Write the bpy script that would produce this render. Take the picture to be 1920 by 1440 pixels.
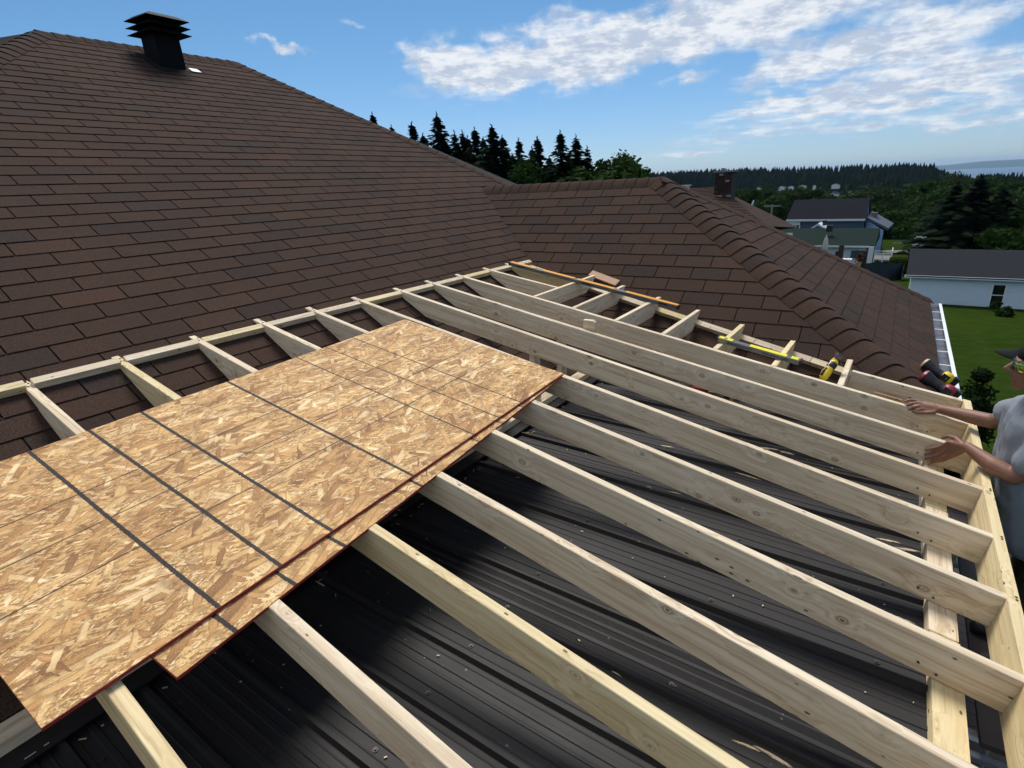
import bpy, bmesh, math, random
from mathutils import Vector, Matrix, noise
R_ = math.radians
rnd = random.Random(7)
for _o in list(bpy.data.objects): bpy.data.objects.remove(_o)
SC = bpy.context.scene
COL = SC.collection

# ------------------------------------------------------------------ camera, sky, sun, exposure
CAMR = Matrix(((0.8283, -0.1496, 0.5400), (0.5584, 0.3010, -0.7731), (-0.0469, 0.9418, 0.3328)))
F = 1040.0
_c = [Vector((CAMR[0][i], CAMR[1][i], CAMR[2][i])).normalized() for i in range(3)]
_z = _c[2]; _x = _c[1].cross(_z).normalized(); _y = _z.cross(_x)
CAMR = Matrix(((_x.x, _y.x, _z.x), (_x.y, _y.y, _z.y), (_x.z, _y.z, _z.z)))
cam = bpy.data.cameras.new('camera'); camo = bpy.data.objects.new('camera', cam); COL.objects.link(camo)
camo.matrix_world = CAMR.to_4x4()
cam.sensor_width = 36; cam.lens = 36 * F / 1920; cam.clip_start = .05; cam.clip_end = 60000
SC.camera = camo
SUN_EL, SUN_AZ = R_(60), R_(-38)          # azimuth measured from +Y towards +X
W = bpy.data.worlds.new("World"); SC.world = W; W.use_nodes = True
SKY_STRENGTH = .10
sun = bpy.data.lights.new('sun', 'SUN'); suno = bpy.data.objects.new('sun', sun); COL.objects.link(suno)
sun.energy = 3.8; sun.angle = R_(24); sun.color = (1.0, .955, .88)
_d = Vector((math.sin(SUN_AZ) * math.cos(SUN_EL), math.cos(SUN_AZ) * math.cos(SUN_EL), math.sin(SUN_EL)))
suno.rotation_euler = _d.to_track_quat('Z', 'Y').to_euler()
SC.view_settings.view_transform = 'Standard'; SC.view_settings.look = 'None'
SC.view_settings.exposure = 0.0; SC.view_settings.gamma = 1; SC.view_settings.use_curve_mapping = False
SC.render.engine = 'CYCLES'
SC.cycles.max_bounces = 5; SC.cycles.diffuse_bounces = 3; SC.cycles.glossy_bounces = 2; SC.cycles.volume_bounces = 0; SC.cycles.use_adaptive_sampling = True; SC.cycles.adaptive_threshold = .03; SC.cycles.transparent_max_bounces = 6

# ------------------------------------------------------------------ node helpers
class N:
    def __init__(s, tree): s.t = tree; s.l = tree.links
    def n(s, typ, **kw):
        o = s.t.nodes.new(typ)
        ins = kw.pop('ins', {})
        for k, v in kw.items(): setattr(o, k, v)
        for k, v in ins.items(): s.put(o.inputs[k], v)
        return o
    def put(s, sock, v):
        if isinstance(v, bpy.types.NodeSocket): s.l.new(v, sock)
        elif isinstance(v, (tuple, list)) and sock.type == 'RGBA' and len(v) == 3: sock.default_value = (*v, 1)
        else: sock.default_value = v
    def m(s, op, a, b=0.0, c=0.0, clamp=False):
        o = s.n('ShaderNodeMath', operation=op, use_clamp=clamp)
        s.put(o.inputs[0], a); s.put(o.inputs[1], b); s.put(o.inputs[2], c)
        return o.outputs[0]
    def v(s, op, a, b=(0, 0, 0), out=0):
        o = s.n('ShaderNodeVectorMath', operation=op)
        s.put(o.inputs[0], a)
        if op == 'SCALE': s.put(o.inputs['Scale'], b)
        else: s.put(o.inputs[1], b)
        return o.outputs[out]
    def mix(s, f, a, b, mode='MIX'):
        o = s.n('ShaderNodeMix', data_type='RGBA', blend_type=mode)
        s.put(o.inputs[0], f); s.put(o.inputs[6], a); s.put(o.inputs[7], b)
        return o.outputs[2]
    def noise(s, vec, scale, detail=3, rough=.5, out=0, dist=0.0):
        o = s.n('ShaderNodeTexNoise', ins={'Scale': scale, 'Detail': detail, 'Roughness': rough, 'Distortion': dist})
        if vec is not None: s.put(o.inputs['Vector'], vec)
        return o.outputs[out]
    def ramp(s, f, stops, interp='LINEAR'):
        o = s.n('ShaderNodeValToRGB'); cr = o.color_ramp; cr.interpolation = interp
        while len(cr.elements) < len(stops): cr.elements.new(.5)
        for e, (p, c) in zip(cr.elements, stops):
            e.position = p; e.color = (*c, 1) if len(c) == 3 else c
        s.put(o.inputs[0], f); return o.outputs[0]
    def sep(s, v):
        o = s.n('ShaderNodeSeparateXYZ'); s.put(o.inputs[0], v); return o.outputs
    def comb(s, x, y, z):
        o = s.n('ShaderNodeCombineXYZ'); s.put(o.inputs[0], x); s.put(o.inputs[1], y); s.put(o.inputs[2], z); return o.outputs[0]
    def smooth(s, x, a, b):
        o = s.n('ShaderNodeMapRange', interpolation_type='SMOOTHSTEP')
        s.put(o.inputs[0], x); s.put(o.inputs[1], a); s.put(o.inputs[2], b); return o.outputs[0]
    def bump(s, h, strength=.3, dist=.002):
        o = s.n('ShaderNodeBump', ins={'Height': h, 'Strength': strength, 'Distance': dist}); return o.outputs[0]

def mat(name):
    m = bpy.data.materials.new(name); m.use_nodes = True; t = m.node_tree
    b = t.nodes['Principled BSDF']; return m, N(t), b
def setp(g, b, col=None, rough=None, metal=None, spec=None, normal=None):
    if col is not None: g.put(b.inputs['Base Color'], col)
    if rough is not None: g.put(b.inputs['Roughness'], rough)
    if metal is not None: g.put(b.inputs['Metallic'], metal)
    if spec is not None: g.put(b.inputs['Specular IOR Level'], spec)
    if normal is not None: g.put(b.inputs['Normal'], normal)
def simple(name, col, rough=.6, metal=0, spec=.5, var=.12, scale=6, bump=0, bs=60):
    m, g, b = mat(name)
    tc = g.n('ShaderNodeTexCoord').outputs['Object']
    f = g.noise(tc, scale, 4, .6)
    c = g.mix(f, tuple(x * (1 - var) for x in col), tuple(min(1, x * (1 + var)) for x in col))
    setp(g, b, c, rough, metal, spec)
    if bump: setp(g, b, normal=g.bump(g.noise(tc, bs, 4), bump, .003))
    return m

# ------------------------------------------------------------------ world
def build_world():
    t = W.node_tree; g = N(t); bg = t.nodes['Background']
    sky = g.n('ShaderNodeTexSky', sky_type='NISHITA', sun_disc=False, sun_elevation=SUN_EL, sun_rotation=SUN_AZ,
              air_density=1.0, dust_density=.15, ozone_density=3.0, altitude=200)
    d = g.v('NORMALIZE', g.n('ShaderNodeTexCoord').outputs['Generated'])
    x, y, z = g.sep(d)
    az = g.m('MULTIPLY', g.m('ARCTAN2', x, y), 57.29578)
    el = g.m('MULTIPLY', g.m('ARCSINE', z), 57.29578)
    zz = g.m('MAXIMUM', g.m('ADD', z, .06), .02)
    cp = g.comb(g.m('DIVIDE', x, zz), g.m('DIVIDE', y, zz), 0.0)     # a flat cloud deck
    warp = g.v('SCALE', g.v('SUBTRACT', g.noise(g.comb(az, el, 3.0), .35, 4, .6, out=1), (.5, .5, .5)), 3.2)
    wx, wy, wz = g.sep(warp)
    azw = g.m('ADD', az, g.m('MULTIPLY', wx, 1.8)); elw = g.m('ADD', el, wy)
    def blob(a, e, ra, re, rot, w=1.0):
        da = g.m('SUBTRACT', azw, a); de = g.m('SUBTRACT', elw, e)
        c, s = math.cos(R_(rot)), math.sin(R_(rot))
        u = g.m('DIVIDE', g.m('ADD', g.m('MULTIPLY', da, c), g.m('MULTIPLY', de, s)), ra)
        v = g.m('DIVIDE', g.m('SUBTRACT', g.m('MULTIPLY', de, c), g.m('MULTIPLY', da, s)), re)
        q = g.m('ADD', g.m('MULTIPLY', u, u), g.m('MULTIPLY', v, v))
        return g.m('MULTIPLY', g.m('EXPONENT', g.m('MULTIPLY', q, -1.0)), w)
    blobs = [(-37.5, 10.2, 4.6, 1.9, -3, 1.15), (-42.5, 11.4, 2.2, 1.0, -12, .8), (-31, 10.7, 6.5, 1.9, 3, 1.1), (-25, 11.2, 6.0, 1.7, 6, 1.05),
             (-17, 12.2, 6.5, 1.9, 8, 1.1), (-9.5, 13.2, 6, 1.9, 10, 1.0), (-6, 9.6, 6, 1.3, 12, .85), (0, 8.9, 5, 1.1, 12, .8), (4, 10.5, 5, .8, 10, .6),
             (-9, 8.0, 4.5, .8, 8, .75), (-3, 6.4, 8, 1.0, 6, .68), (5, 6.5, 7, 1.0, 5, .68), (-9, 5.0, 6.5, .9, 3, .62), (1, 4.8, 8, .8, 3, .62),
             (-8, 3.3, 10, .7, 0, .50), (6, 3.4, 8, .8, 0, .50), (-18, 8.2, 2.5, .4, 4, .5), (-53, 12.1, 1.6, .4, -6, .55), (-47.8, 13.5, 1.2, .5, -10, .5), (-29.5, 13.9, 1.6, .8, 0, .6),
             (-18, 2.6, 5, .4, 0, .4)]
    e = None
    for bl in blobs:
        o = blob(*bl); e = o if e is None else g.m('ADD', e, o)
    n1 = g.noise(cp, .9, 7, .62)                      # ripples in perspective
    n2 = g.noise(g.comb(g.m('MULTIPLY', az, .42), el, 8.0), .55, 6, .48)
    bp = g.comb(g.m('MULTIPLY', az, .15), g.m('MULTIPLY', el, .85), 1.0)
    n3 = g.noise(bp, 1.9, 7, .56)
    low = g.smooth(el, 9.5, 6.0)
    tex = g.m('ADD', g.m('MULTIPLY', g.m('SUBTRACT', 1.0, low), n2), g.m('MULTIPLY', low, n3))
    # elsewhere in the sky, scattered cloud at the same cover
    out = g.m('MULTIPLY', g.smooth(g.m('ABSOLUTE', g.m('ADD', az, 33)), 46.0, 75.0), g.m('MULTIPLY', g.smooth(g.noise(cp, .35, 3), .42, .62), .8))
    out2 = g.m('MULTIPLY', g.smooth(el, 15.5, 22.0), g.m('MULTIPLY', g.smooth(g.noise(cp, .5, 3), .45, .65), .8))
    e = g.m('ADD', e, g.m('MAXIMUM', out, out2))
    dens = g.m('ADD', e, g.m('MULTIPLY', g.m('SUBTRACT', tex, .5), 2.4))
    mask = g.smooth(dens, .06, 1.0)
    mask = g.m('MULTIPLY', mask, g.smooth(e, .03, .25))
    mask = g.m('MULTIPLY', mask, g.smooth(el, .4, 2.6))
    shade = g.noise(g.comb(g.m('MULTIPLY', az, .35), g.m('ADD', el, .35), 5.0), 1.3, 6, .6)
    col = g.mix(g.smooth(shade, .38, .62), (5.4, 6.1, 7.4), (9.2, 9.4, 9.6))
    colsky = g.mix(1.0, sky.outputs[0], g.mix(g.smooth(el, 14.0, 0.0), (.60, .86, 1.0), (.68, .82, 1.08)), 'MULTIPLY')
    hz = colsky
    g.put(bg.inputs[0], g.mix(g.m('MULTIPLY', mask, .93), hz, col)); bg.inputs[1].default_value = SKY_STRENGTH
build_world()

# ------------------------------------------------------------------ geometry helpers
def ray(px, py):
    return (CAMR @ Vector((px - 960, -(py - 720), -F))).normalized()
def hit(px, py, n, c):
    r = ray(px, py); return r * (n.dot(c) / n.dot(r))
def proj(P):
    q = CAMR.transposed() @ Vector(P)
    if q.z > -.05: return None
    return 960 + F * q.x / -q.z, 720 - F * q.y / -q.z
def azel(az, dist, z=0.0):
    a = R_(az); return Vector((math.sin(a) * dist, math.cos(a) * dist, z))

def tag(o, label=None, cat=None, group=None, kind=None):
    if label: o['label'] = label
    if cat: o['category'] = cat
    if group: o['group'] = group
    if kind: o['kind'] = kind
    return o
def empty(name, loc=(0, 0, 0), rz=0, label=None, cat=None, group=None):
    o = bpy.data.objects.new(name, None); COL.objects.link(o); o.location = loc; o.rotation_euler = (0, 0, rz)
    o.empty_display_size = .1
    return tag(o, label, cat, group)
class MB:
    def __init__(s): s.v = []; s.f = []; s.mi = []; s.var = []
    def face(s, idx, mi=0, var=0.0): s.f.append(tuple(idx)); s.mi.append(mi); s.var.append(var)
    def add(s, vs, fs, mi=0, var=0.0, M=None):
        b = len(s.v)
        s.v += [tuple(M @ Vector(q)) if M is not None else tuple(q) for q in vs]
        for f in fs: s.face([b + i for i in f], mi, var)
    def box(s, x0, x1, y0, y1, z0, z1, mi=0, M=None, var=0.0):
        s.add([(x0, y0, z0), (x1, y0, z0), (x1, y1, z0), (x0, y1, z0), (x0, y0, z1), (x1, y0, z1), (x1, y1, z1), (x0, y1, z1)],
              [(0, 3, 2, 1), (4, 5, 6, 7), (0, 1, 5, 4), (1, 2, 6, 5), (2, 3, 7, 6), (3, 0, 4, 7)], mi, var, M)
    def prism(s, poly, t0, t1, axis='y', mi=0, M=None, bev=0.0, capmi=None):
        # poly: list of 2D points (a,b) ; extruded along axis; counter-clockwise
        k = len(poly)
        def P(a, b, t): return {'y': (a, t, b), 'z': (a, b, t), 'x': (t, a, b)}[axis]
        def inset(c):
            if c == 0: return poly
            res = []
            ar = sum(poly[i][0] * poly[(i + 1) % k][1] - poly[(i + 1) % k][0] * poly[i][1] for i in range(k))
            sg = 1 if ar > 0 else -1
            for i in range(k):
                p0 = Vector(poly[i - 1]); p1 = Vector(poly[i]); p2 = Vector(poly[(i + 1) % k])
                d1 = (p1 - p0).normalized(); d2 = (p2 - p1).normalized()
                n1 = Vector((-d1.y, d1.x)) * sg; n2 = Vector((-d2.y, d2.x)) * sg
                b = n1 + n2; L = b.length_squared
                off = b * (2 / L * c) if L > .3 else n1 * c
                if off.length > 3 * c: off = off.normalized() * 3 * c
                res.append((p1.x + off.x, p1.y + off.y))
            return res
        if bev:
            ip = inset(bev); rings = [(ip, t0), (poly, t0 + bev), (poly, t1 - bev), (ip, t1)]
        else: rings = [(poly, t0), (poly, t1)]
        vs = [P(a, b, t) for pl, t in rings for a, b in pl]
        fs = []; 
        for r in range(len(rings) - 1):
            for i in range(k):
                j = (i + 1) % k; fs.append((r * k + i, r * k + j, (r + 1) * k + j, (r + 1) * k + i))
        b0 = len(s.v); s.add(vs, fs, mi, 0.0, M)
        for ring in (0, len(rings) - 1): s.face([b0 + ring * k + i for i in (range(k) if ring else reversed(range(k)))], mi if capmi is None else capmi)
    def tube(s, pts, r, seg=8, mi=0, cap=True):
        pts = [Vector(p) for p in pts]; k = len(pts); rr = r if isinstance(r, (list, tuple)) else [r] * k
        b = len(s.v); prev = None
        for i, p in enumerate(pts):
            d = (pts[min(i + 1, k - 1)] - pts[max(i - 1, 0)]).normalized()
            a = prev if prev is not None else (Vector((0, 0, 1)) if abs(d.z) < .9 else Vector((1, 0, 0)))
            u = (a - d * a.dot(d)).normalized(); w = d.cross(u); prev = u
            for j in range(seg):
                t = 2 * math.pi * j / seg; s.v.append(tuple(p + (u * math.cos(t) + w * math.sin(t)) * rr[i]))
        for i in range(k - 1):
            for j in range(seg):
                s.face((b + i * seg + j, b + i * seg + (j + 1) % seg, b + (i + 1) * seg + (j + 1) % seg, b + (i + 1) * seg + j), mi)
        if cap:
            s.face([b + j for j in reversed(range(seg))], mi); s.face([b + (k - 1) * seg + j for j in range(seg)], mi)
    def ball(s, c, r, seg=10, rings=7, mi=0, M=None):
        rx, ry, rz = (r, r, r) if not isinstance(r, (tuple, list)) else r
        b = len(s.v); c = Vector(c)
        pts = [Vector((0, 0, rz))]
        for i in range(1, rings):
            ph = math.pi * i / rings
            for j in range(seg):
                t = 2 * math.pi * j / seg; pts.append(Vector((rx * math.sin(ph) * math.cos(t), ry * math.sin(ph) * math.sin(t), rz * math.cos(ph))))
        pts.append(Vector((0, 0, -rz)))
        if M is not None: pts = [M @ q for q in pts]
        s.v += [tuple(q + c) for q in pts]
        for j in range(seg): s.face((b, b + 1 + j, b + 1 + (j + 1) % seg), mi)
        for i in range(rings - 2):
            for j in range(seg):
                a = b + 1 + i * seg; s.face((a + j, a + seg + j, a + seg + (j + 1) % seg, a + (j + 1) % seg), mi)
        e = b + len(pts) - 1; a = b + 1 + (rings - 2) * seg
        for j in range(seg): s.face((e, a + (j + 1) % seg, a + j), mi)
    def mesh(s, name, mats, smooth=False, usevar=False):
        me = bpy.data.meshes.new(name); me.from_pydata(s.v, [], s.f)
        for m in mats: me.materials.append(m)
        if any(s.mi): me.polygons.foreach_set('material_index', s.mi)
        if smooth: me.polygons.foreach_set('use_smooth', [True] * len(s.f))
        if usevar:
            a = me.attributes.new('tint', 'FLOAT', 'FACE'); a.data.foreach_set('value', s.var)
        me.update(); return me
    def build(s, name, mats, parent=None, smooth=False, usevar=False, recalc=False):
        if not isinstance(mats, (list, tuple)): mats = [mats]
        me = s.mesh(name, mats, smooth, usevar)
        if recalc:
            bm = bmesh.new(); bm.from_mesh(me); bmesh.ops.recalc_face_normals(bm, faces=bm.faces); bm.to_mesh(me); bm.free()
        o = bpy.data.objects.new(name, me); COL.objects.link(o)
        if parent is not None: o.parent = parent
        return o
def inst(name, me, parent=None, loc=None, M=None):
    o = bpy.data.objects.new(name, me); COL.objects.link(o)
    if parent is not None: o.parent = parent
    if M is not None: o.matrix_local = M
    elif loc is not None: o.location = loc
    return o
def copy_tree(o, parent=None):
    c = o.copy(); COL.objects.link(c)
    if parent is not None: c.parent = parent
    for ch in o.children: copy_tree(ch, c)
    return c
def basis(x, y, z, o):
    x, y, z = Vector(x), Vector(y), Vector(z)
    M = Matrix(((x.x, y.x, z.x, o[0]), (x.y, y.y, z.y, o[1]), (x.z, y.z, z.z, o[2]), (0, 0, 0, 1))); return M

# ------------------------------------------------------------------ materials
def m_shingle():
    m, g, b = mat('asphalt_shingle')
    oi = g.n('ShaderNodeObjectInfo').outputs['Random']
    at = g.n('ShaderNodeAttribute', attribute_name='tint').outputs['Fac']
    r = g.m('FRACT', g.m('ADD', g.m('MULTIPLY', oi, 7.31), at))
    base = g.ramp(r, [(0, (.040, .029, .025)), (.09, (.043, .0315, .0265)), (.16, (.047, .031, .024)), (.55, (.054, .034, .0258)), (.8, (.049, .032, .0248)), (.93, (.061, .037, .027)), (1, (.042, .032, .028))])
    geo = g.n('ShaderNodeNewGeometry').outputs['Position']
    gr = g.noise(geo, 260, 4, .85); gr2 = g.noise(geo, 70, 5, .8); big = g.noise(geo, 1.3, 3)
    c = g.mix(g.smooth(gr, .38, .64), (.40, .40, .40), (1.85, 1.74, 1.66))
    c = g.mix(1.0, base, c, 'MULTIPLY')
    c = g.mix(g.m('MULTIPLY', g.smooth(gr2, .45, .75), .5), c, g.mix(1.0, c, (.62, .6, .6), 'MULTIPLY'))
    c = g.mix(g.m('MULTIPLY', g.smooth(big, .3, .75), .45), c, g.mix(1.0, c, (1.3, 1.2, 1.12), 'MULTIPLY'))
    setp(g, b, c, .95, 0, .12, g.bump(gr, .55, .0016)); return m
SHG = m_shingle()
UNDER = simple('shingle_underlay', (.012, .009, .008), .95, 0, .2)
def m_wood(name, light, dark, knots=1.0, grey=0.0):
    m, g, b = mat(name)
    tc = g.n('ShaderNodeTexCoord').outputs['Object']
    oi = g.n('ShaderNodeObjectInfo').outputs['Random']
    off = g.comb(g.m('MULTIPLY', oi, 37.0), g.m('MULTIPLY', oi, 91.0), g.m('MULTIPLY', oi, 53.0))
    p = g.v('ADD', tc, off)
    # knots
    pk = g.v('MULTIPLY', p, (6.8, 13.0, 10.0))
    vo = g.n('ShaderNodeTexVoronoi', feature='F1', ins={'Scale': 1.0, 'Randomness': 1.0}); g.put(vo.inputs['Vector'], pk)
    kd = vo.outputs['Distance']; kr = g.sep(vo.outputs['Color'])[0]
    kon = g.smooth(kr, .40, .45)
    x, y, z = g.sep(p)
    swirl = g.m('MULTIPLY', g.m('EXPONENT', g.m('MULTIPLY', kd, -5.0)), g.m('MULTIPLY', kon, .085))
    wn = g.noise(g.v('MULTIPLY', p, (.9, 6.0, 6.0)), 1.0, 3)
    gv = g.comb(g.m('MULTIPLY', x, 1.1), g.m('MULTIPLY', g.m('ADD', y, g.m('ADD', swirl, g.m('MULTIPLY', wn, .03))), 42.0), g.m('MULTIPLY', g.m('ADD', z, g.m('ADD', swirl, g.m('MULTIPLY', wn, .04))), 42.0))
    g1 = g.noise(gv, 1.0, 4, .62)
    g2 = g.noise(g.v('MULTIPLY', p, (6, 260, 260)), 1.0, 2, .6)
    c = g.mix(g.smooth(g1, .30, .72), light, dark)
    c = g.mix(g.m('MULTIPLY', g2, .28), c, g.mix(1.0, c, (.72, .66, .6), 'MULTIPLY'))
    g3 = g.noise(g.v('MULTIPLY', gv, (.8, 2.2, 2.2)), 1.0, 3, .6)
    c = g.mix(g.m('MULTIPLY', g.smooth(g3, .54, .68), .55), c, g.mix(1.0, c, (.62, .52, .44), 'MULTIPLY'))
    stain = g.noise(g.v('MULTIPLY', p, (1.6, 9, 9)), 1.0, 5, .7)
    c = g.mix(g.m('MULTIPLY', g.smooth(stain, .55, .8), .5), c, g.mix(1.0, c, (.66, .58, .53), 'MULTIPLY'))
    tint = g.mix(g.m('FRACT', g.m('MULTIPLY', oi, 13.7)), (1.04, 1.00, .93), (.95, .935, .905))
    c = g.mix(1.0, c, tint, 'MULTIPLY')
    ring = g.m('MULTIPLY', kon, g.m('MULTIPLY', g.m('MULTIPLY', g.smooth(kd, .19, .12), g.m('ADD', .35, g.m('MULTIPLY', .65, g.smooth(g.m('ABSOLUTE', g.m('SUBTRACT', kd, .115)), .03, .012)))), knots))
    core = g.m('MULTIPLY', kon, g.m('MULTIPLY', g.smooth(kd, .07, .04), knots))
    c = g.mix(g.m('MULTIPLY', ring, .55), c, (.20, .105, .05))
    c = g.mix(g.m('MULTIPLY', core, .8), c, (.045, .022, .012))
    vs = g.n('ShaderNodeTexVoronoi', feature='F1', ins={'Scale': 1.0}); g.put(vs.inputs['Vector'], g.v('MULTIPLY', p, (12.0, 26, 22)))
    sp = g.m('MULTIPLY', g.smooth(g.sep(vs.outputs['Color'])[1], .55, .57), g.smooth(vs.outputs['Distance'], .13, .07))
    c = g.mix(g.m('MULTIPLY', sp, .85), c, (.05, .03, .018))
    setp(g, b, c, .72, 0, .3, g.bump(g.m('ADD', g1, g2), .25, .0012)); return m
WOOD = m_wood('spruce_lumber', (.84, .745, .575), (.62, .49, .335))
WOODY = m_wood('fresh_yellow_lumber', (.84, .73, .46), (.68, .53, .29), .6)
WOODB = m_wood('brown_lumber', (.50, .34, .20), (.36, .23, .13), .6)
WOODG = m_wood('weathered_lumber', (.33, .31, .28), (.24, .22, .20), .3)

def m_osb():
    m, g, b = mat('osb_face')
    tc = g.n('ShaderNodeTexCoord').outputs['Object']
    x0, y0, z0 = g.sep(tc)
    wv = g.v('SCALE', g.v('SUBTRACT', g.noise(tc, 26, 4, .65, out=1), (.5, .5, .5)), .014)
    p = g.v('ADD', tc, wv)
    px, py, pz = g.sep(p)
    def rot(a):
        c, s = math.cos(R_(a)), math.sin(R_(a))
        return g.m('ADD', g.m('MULTIPLY', px, c), g.m('MULTIPLY', py, s)), g.m('SUBTRACT', g.m('MULTIPLY', py, c), g.m('MULTIPLY', px, s))
    layers = [(4, 10, 66, 0), (-22, 12, 60, .5), (16, 26, 150, .45), (-32, 30, 140, .60), (-7, 8, 44, .58), (-62, 14, 50, .86), (52, 13, 46, .86), (20, 8, 34, .88)]
    pal = [(0, (.20, .10, .04)), (.14, (.34, .19, .08)), (.28, (.50, .30, .125)), (.42, (.60, .39, .17)), (.56, (.66, .455, .21)), (.70, (.74, .55, .29)), (.83, (.84, .70, .45)), (.92, (.46, .23, .085)), (1, (.84, .72, .50))]
    col = None; hgt = None
    for i, (a, sl, ss, th) in enumerate(layers):
        u, v = rot(a)
        vec = g.comb(g.m('MULTIPLY', u, sl), g.m('MULTIPLY', v, ss), i * 7.7)
        vo = g.n('ShaderNodeTexVoronoi', feature='F1', voronoi_dimensions='2D', distance='CHEBYCHEV', ins={'Scale': 1.0, 'Randomness': .95}); g.put(vo.inputs['Vector'], g.v('ADD', vec, (i * 13.1, i * 5.3, 0)))
        r, gg, bb = g.sep(vo.outputs['Color'])
        c = g.ramp(g.m('ADD', g.m('MULTIPLY', r, .86), g.m('MULTIPLY', g.noise(vec, 3.0, 3, .6), .14)), pal)
        fib = g.noise(g.comb(g.m('MULTIPLY', u, 30), g.m('MULTIPLY', v, 700), i * 1.0), 1.0, 2)
        c = g.mix(g.m('MULTIPLY', fib, .3), c, g.mix(1.0, c, (.68, .58, .5), 'MULTIPLY'))
        edge = g.smooth(vo.outputs['Distance'], .30, .52)
        c = g.mix(g.m('MULTIPLY', edge, .55), c, (.19, .105, .045))
        if col is None: col = c; hgt = r
        else:
            k = g.m('MULTIPLY', g.m('GREATER_THAN', gg, th), g.smooth(vo.outputs['Distance'], .62, .55))
            col = g.mix(k, col, c); o = g.n('ShaderNodeMix', ins={0: k}); g.put(o.inputs[2], hgt); g.put(o.inputs[3], bb); hgt = o.outputs[0]
    tv = g.noise(g.v('MULTIPLY', tc, (3.2, 8, 1)), 1.0, 5, .6)
    col = g.mix(g.smooth(tv, .35, .7), g.mix(1.0, col, (.78, .70, .62), 'MULTIPLY'), g.mix(1.0, col, (1.14, 1.12, 1.08), 'MULTIPLY'))
    fs = g.noise(g.v('MULTIPLY', p, (34, 210, 1)), 1.0, 4, .7)
    col = g.mix(g.m('MULTIPLY', g.smooth(fs, .52, .66), .42), col, g.mix(1.0, col, (.52, .40, .30), 'MULTIPLY'))
    # patchy clusters of fine dark fibre specks, sunk in the bump
    sp = g.smooth(g.noise(g.v('MULTIPLY', tc, (110, 300, 1)), 1.0, 5, .75), .50, .60)
    patch = g.smooth(g.noise(g.v('MULTIPLY', tc, (7, 13, 1)), 1.0, 4, .6), .46, .60)
    col = g.mix(g.m('MULTIPLY', g.m('MULTIPLY', sp, patch), .80), col, (.15, .085, .04))
    lf = g.smooth(g.noise(g.v('MULTIPLY', tc, (150, 420, 1)), 1.0, 3, .7), .60, .68)
    col = g.mix(g.m('MULTIPLY', lf, .6), col, (.86, .76, .58))
    col = g.mix(1.0, col, (1.20, 1.14, 1.03), 'MULTIPLY')
    # ink lines
    wob = g.m('MULTIPLY', g.m('SUBTRACT', g.noise(tc, 110, 4, .7), .5), .010)
    wob2 = g.m('MULTIPLY', g.m('SUBTRACT', g.noise(tc, 2.2, 2), .5), .006)
    ink = None
    for k in (16, 24, 32, 48, 64, 72, 80):
        dd = g.m('ABSOLUTE', g.m('ADD', g.m('SUBTRACT', x0, k * .0254 + .058), g.m('ADD', wob, wob2)))
        wd = .0048 if k in (16, 24, 32) else .0078
        o = g.smooth(dd, wd, wd - .0018); ink = o if ink is None else g.m('MAXIMUM', ink, o)
    for k in (16, 24, 32):
        dd = g.m('ABSOLUTE', g.m('ADD', g.m('SUBTRACT', y0, k * .0254), g.m('MULTIPLY', wob, .25)))
        ink = g.m('MAXIMUM', ink, g.m('MULTIPLY', g.smooth(dd, .0038, .0018), .9))
    col = g.mix(g.m('MULTIPLY', ink, .97), col, (.014, .014, .016))
    rim = g.noise(tc, 60, 3)
    dy = g.m('MINIMUM', g.m('SUBTRACT', y0, 0.0), g.m('SUBTRACT', 1.2192, y0))
    red = g.m('MULTIPLY', g.smooth(g.m('ADD', dy, g.m('MULTIPLY', g.m('SUBTRACT', rim, .5), .012)), .004, .001), .5)
    col = g.mix(red, col, (.30, .05, .04))
    setp(g, b, col, .66, 0, .3, g.bump(g.m('ADD', hgt, g.m('MULTIPLY', sp, -.6)), .45, .0012)); return m
OSB = m_osb()
OSBRED = simple('red_edge_paint', (.30, .020, .020), .7, var=.35, scale=40)

def m_metalroof():
    m, g, b = mat('brown_roof_metal')
    geo = g.n('ShaderNodeNewGeometry').outputs['Position']
    st = g.noise(g.v('MULTIPLY', geo, (1.0, 34, 4)), 1.0, 5, .68)
    d = g.noise(geo, 4.0, 6, .7)
    c = g.mix(st, (.0135, .0122, .0120), (.036, .033, .0322))
    c = g.mix(g.m('MULTIPLY', g.smooth(d, .52, .8), .5), c, (.042, .038, .036))
    vs = g.n('ShaderNodeTexVoronoi', feature='F1', ins={'Scale': 26.0}); g.put(vs.inputs['Vector'], geo)
    sp = g.m('MULTIPLY', g.smooth(g.sep(vs.outputs['Color'])[0], .90, .92), g.smooth(vs.outputs['Distance'], .13, .07))
    c = g.mix(g.m('MULTIPLY', sp, .45), c, (.36, .32, .27))
    setp(g, b, c, g.m('ADD', .50, g.m('MULTIPLY', d, .2)), 0, .26, g.bump(st, .08, .002)); return m
METAL = m_metalroof()
BLACKMETAL = simple('black_painted_metal', (.005, .0052, .006), .7, 0, .12, .25, 9)
ALU = simple('aluminium', (.62, .64, .66), .35, .85, .5, .15, 20)
WHITEALU = simple('white_aluminium', (.80, .82, .84), .4, 0, .5, .06, 12)
FOAM = simple('dried_adhesive', (.55, .44, .28), .9, var=.3, scale=80, bump=.5, bs=200)
YEL = simple('yellow_plastic', (.80, .56, .012), .4, var=.06)
YEL2 = simple('bright_yellow_plastic', (.86, .76, .05), .4, var=.06)
ORA = simple('orange_plastic', (.80, .36, .05), .4, var=.08)
BLK = simple('black_rubber', (.014, .014, .015), .55, var=.3)
GRY = simple('grey_aluminium_bar', (.20, .21, .21), .4, .5, .5, .15, 30)
REDP = simple('red_plastic', (.30, .02, .025), .4, var=.15)
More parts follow.
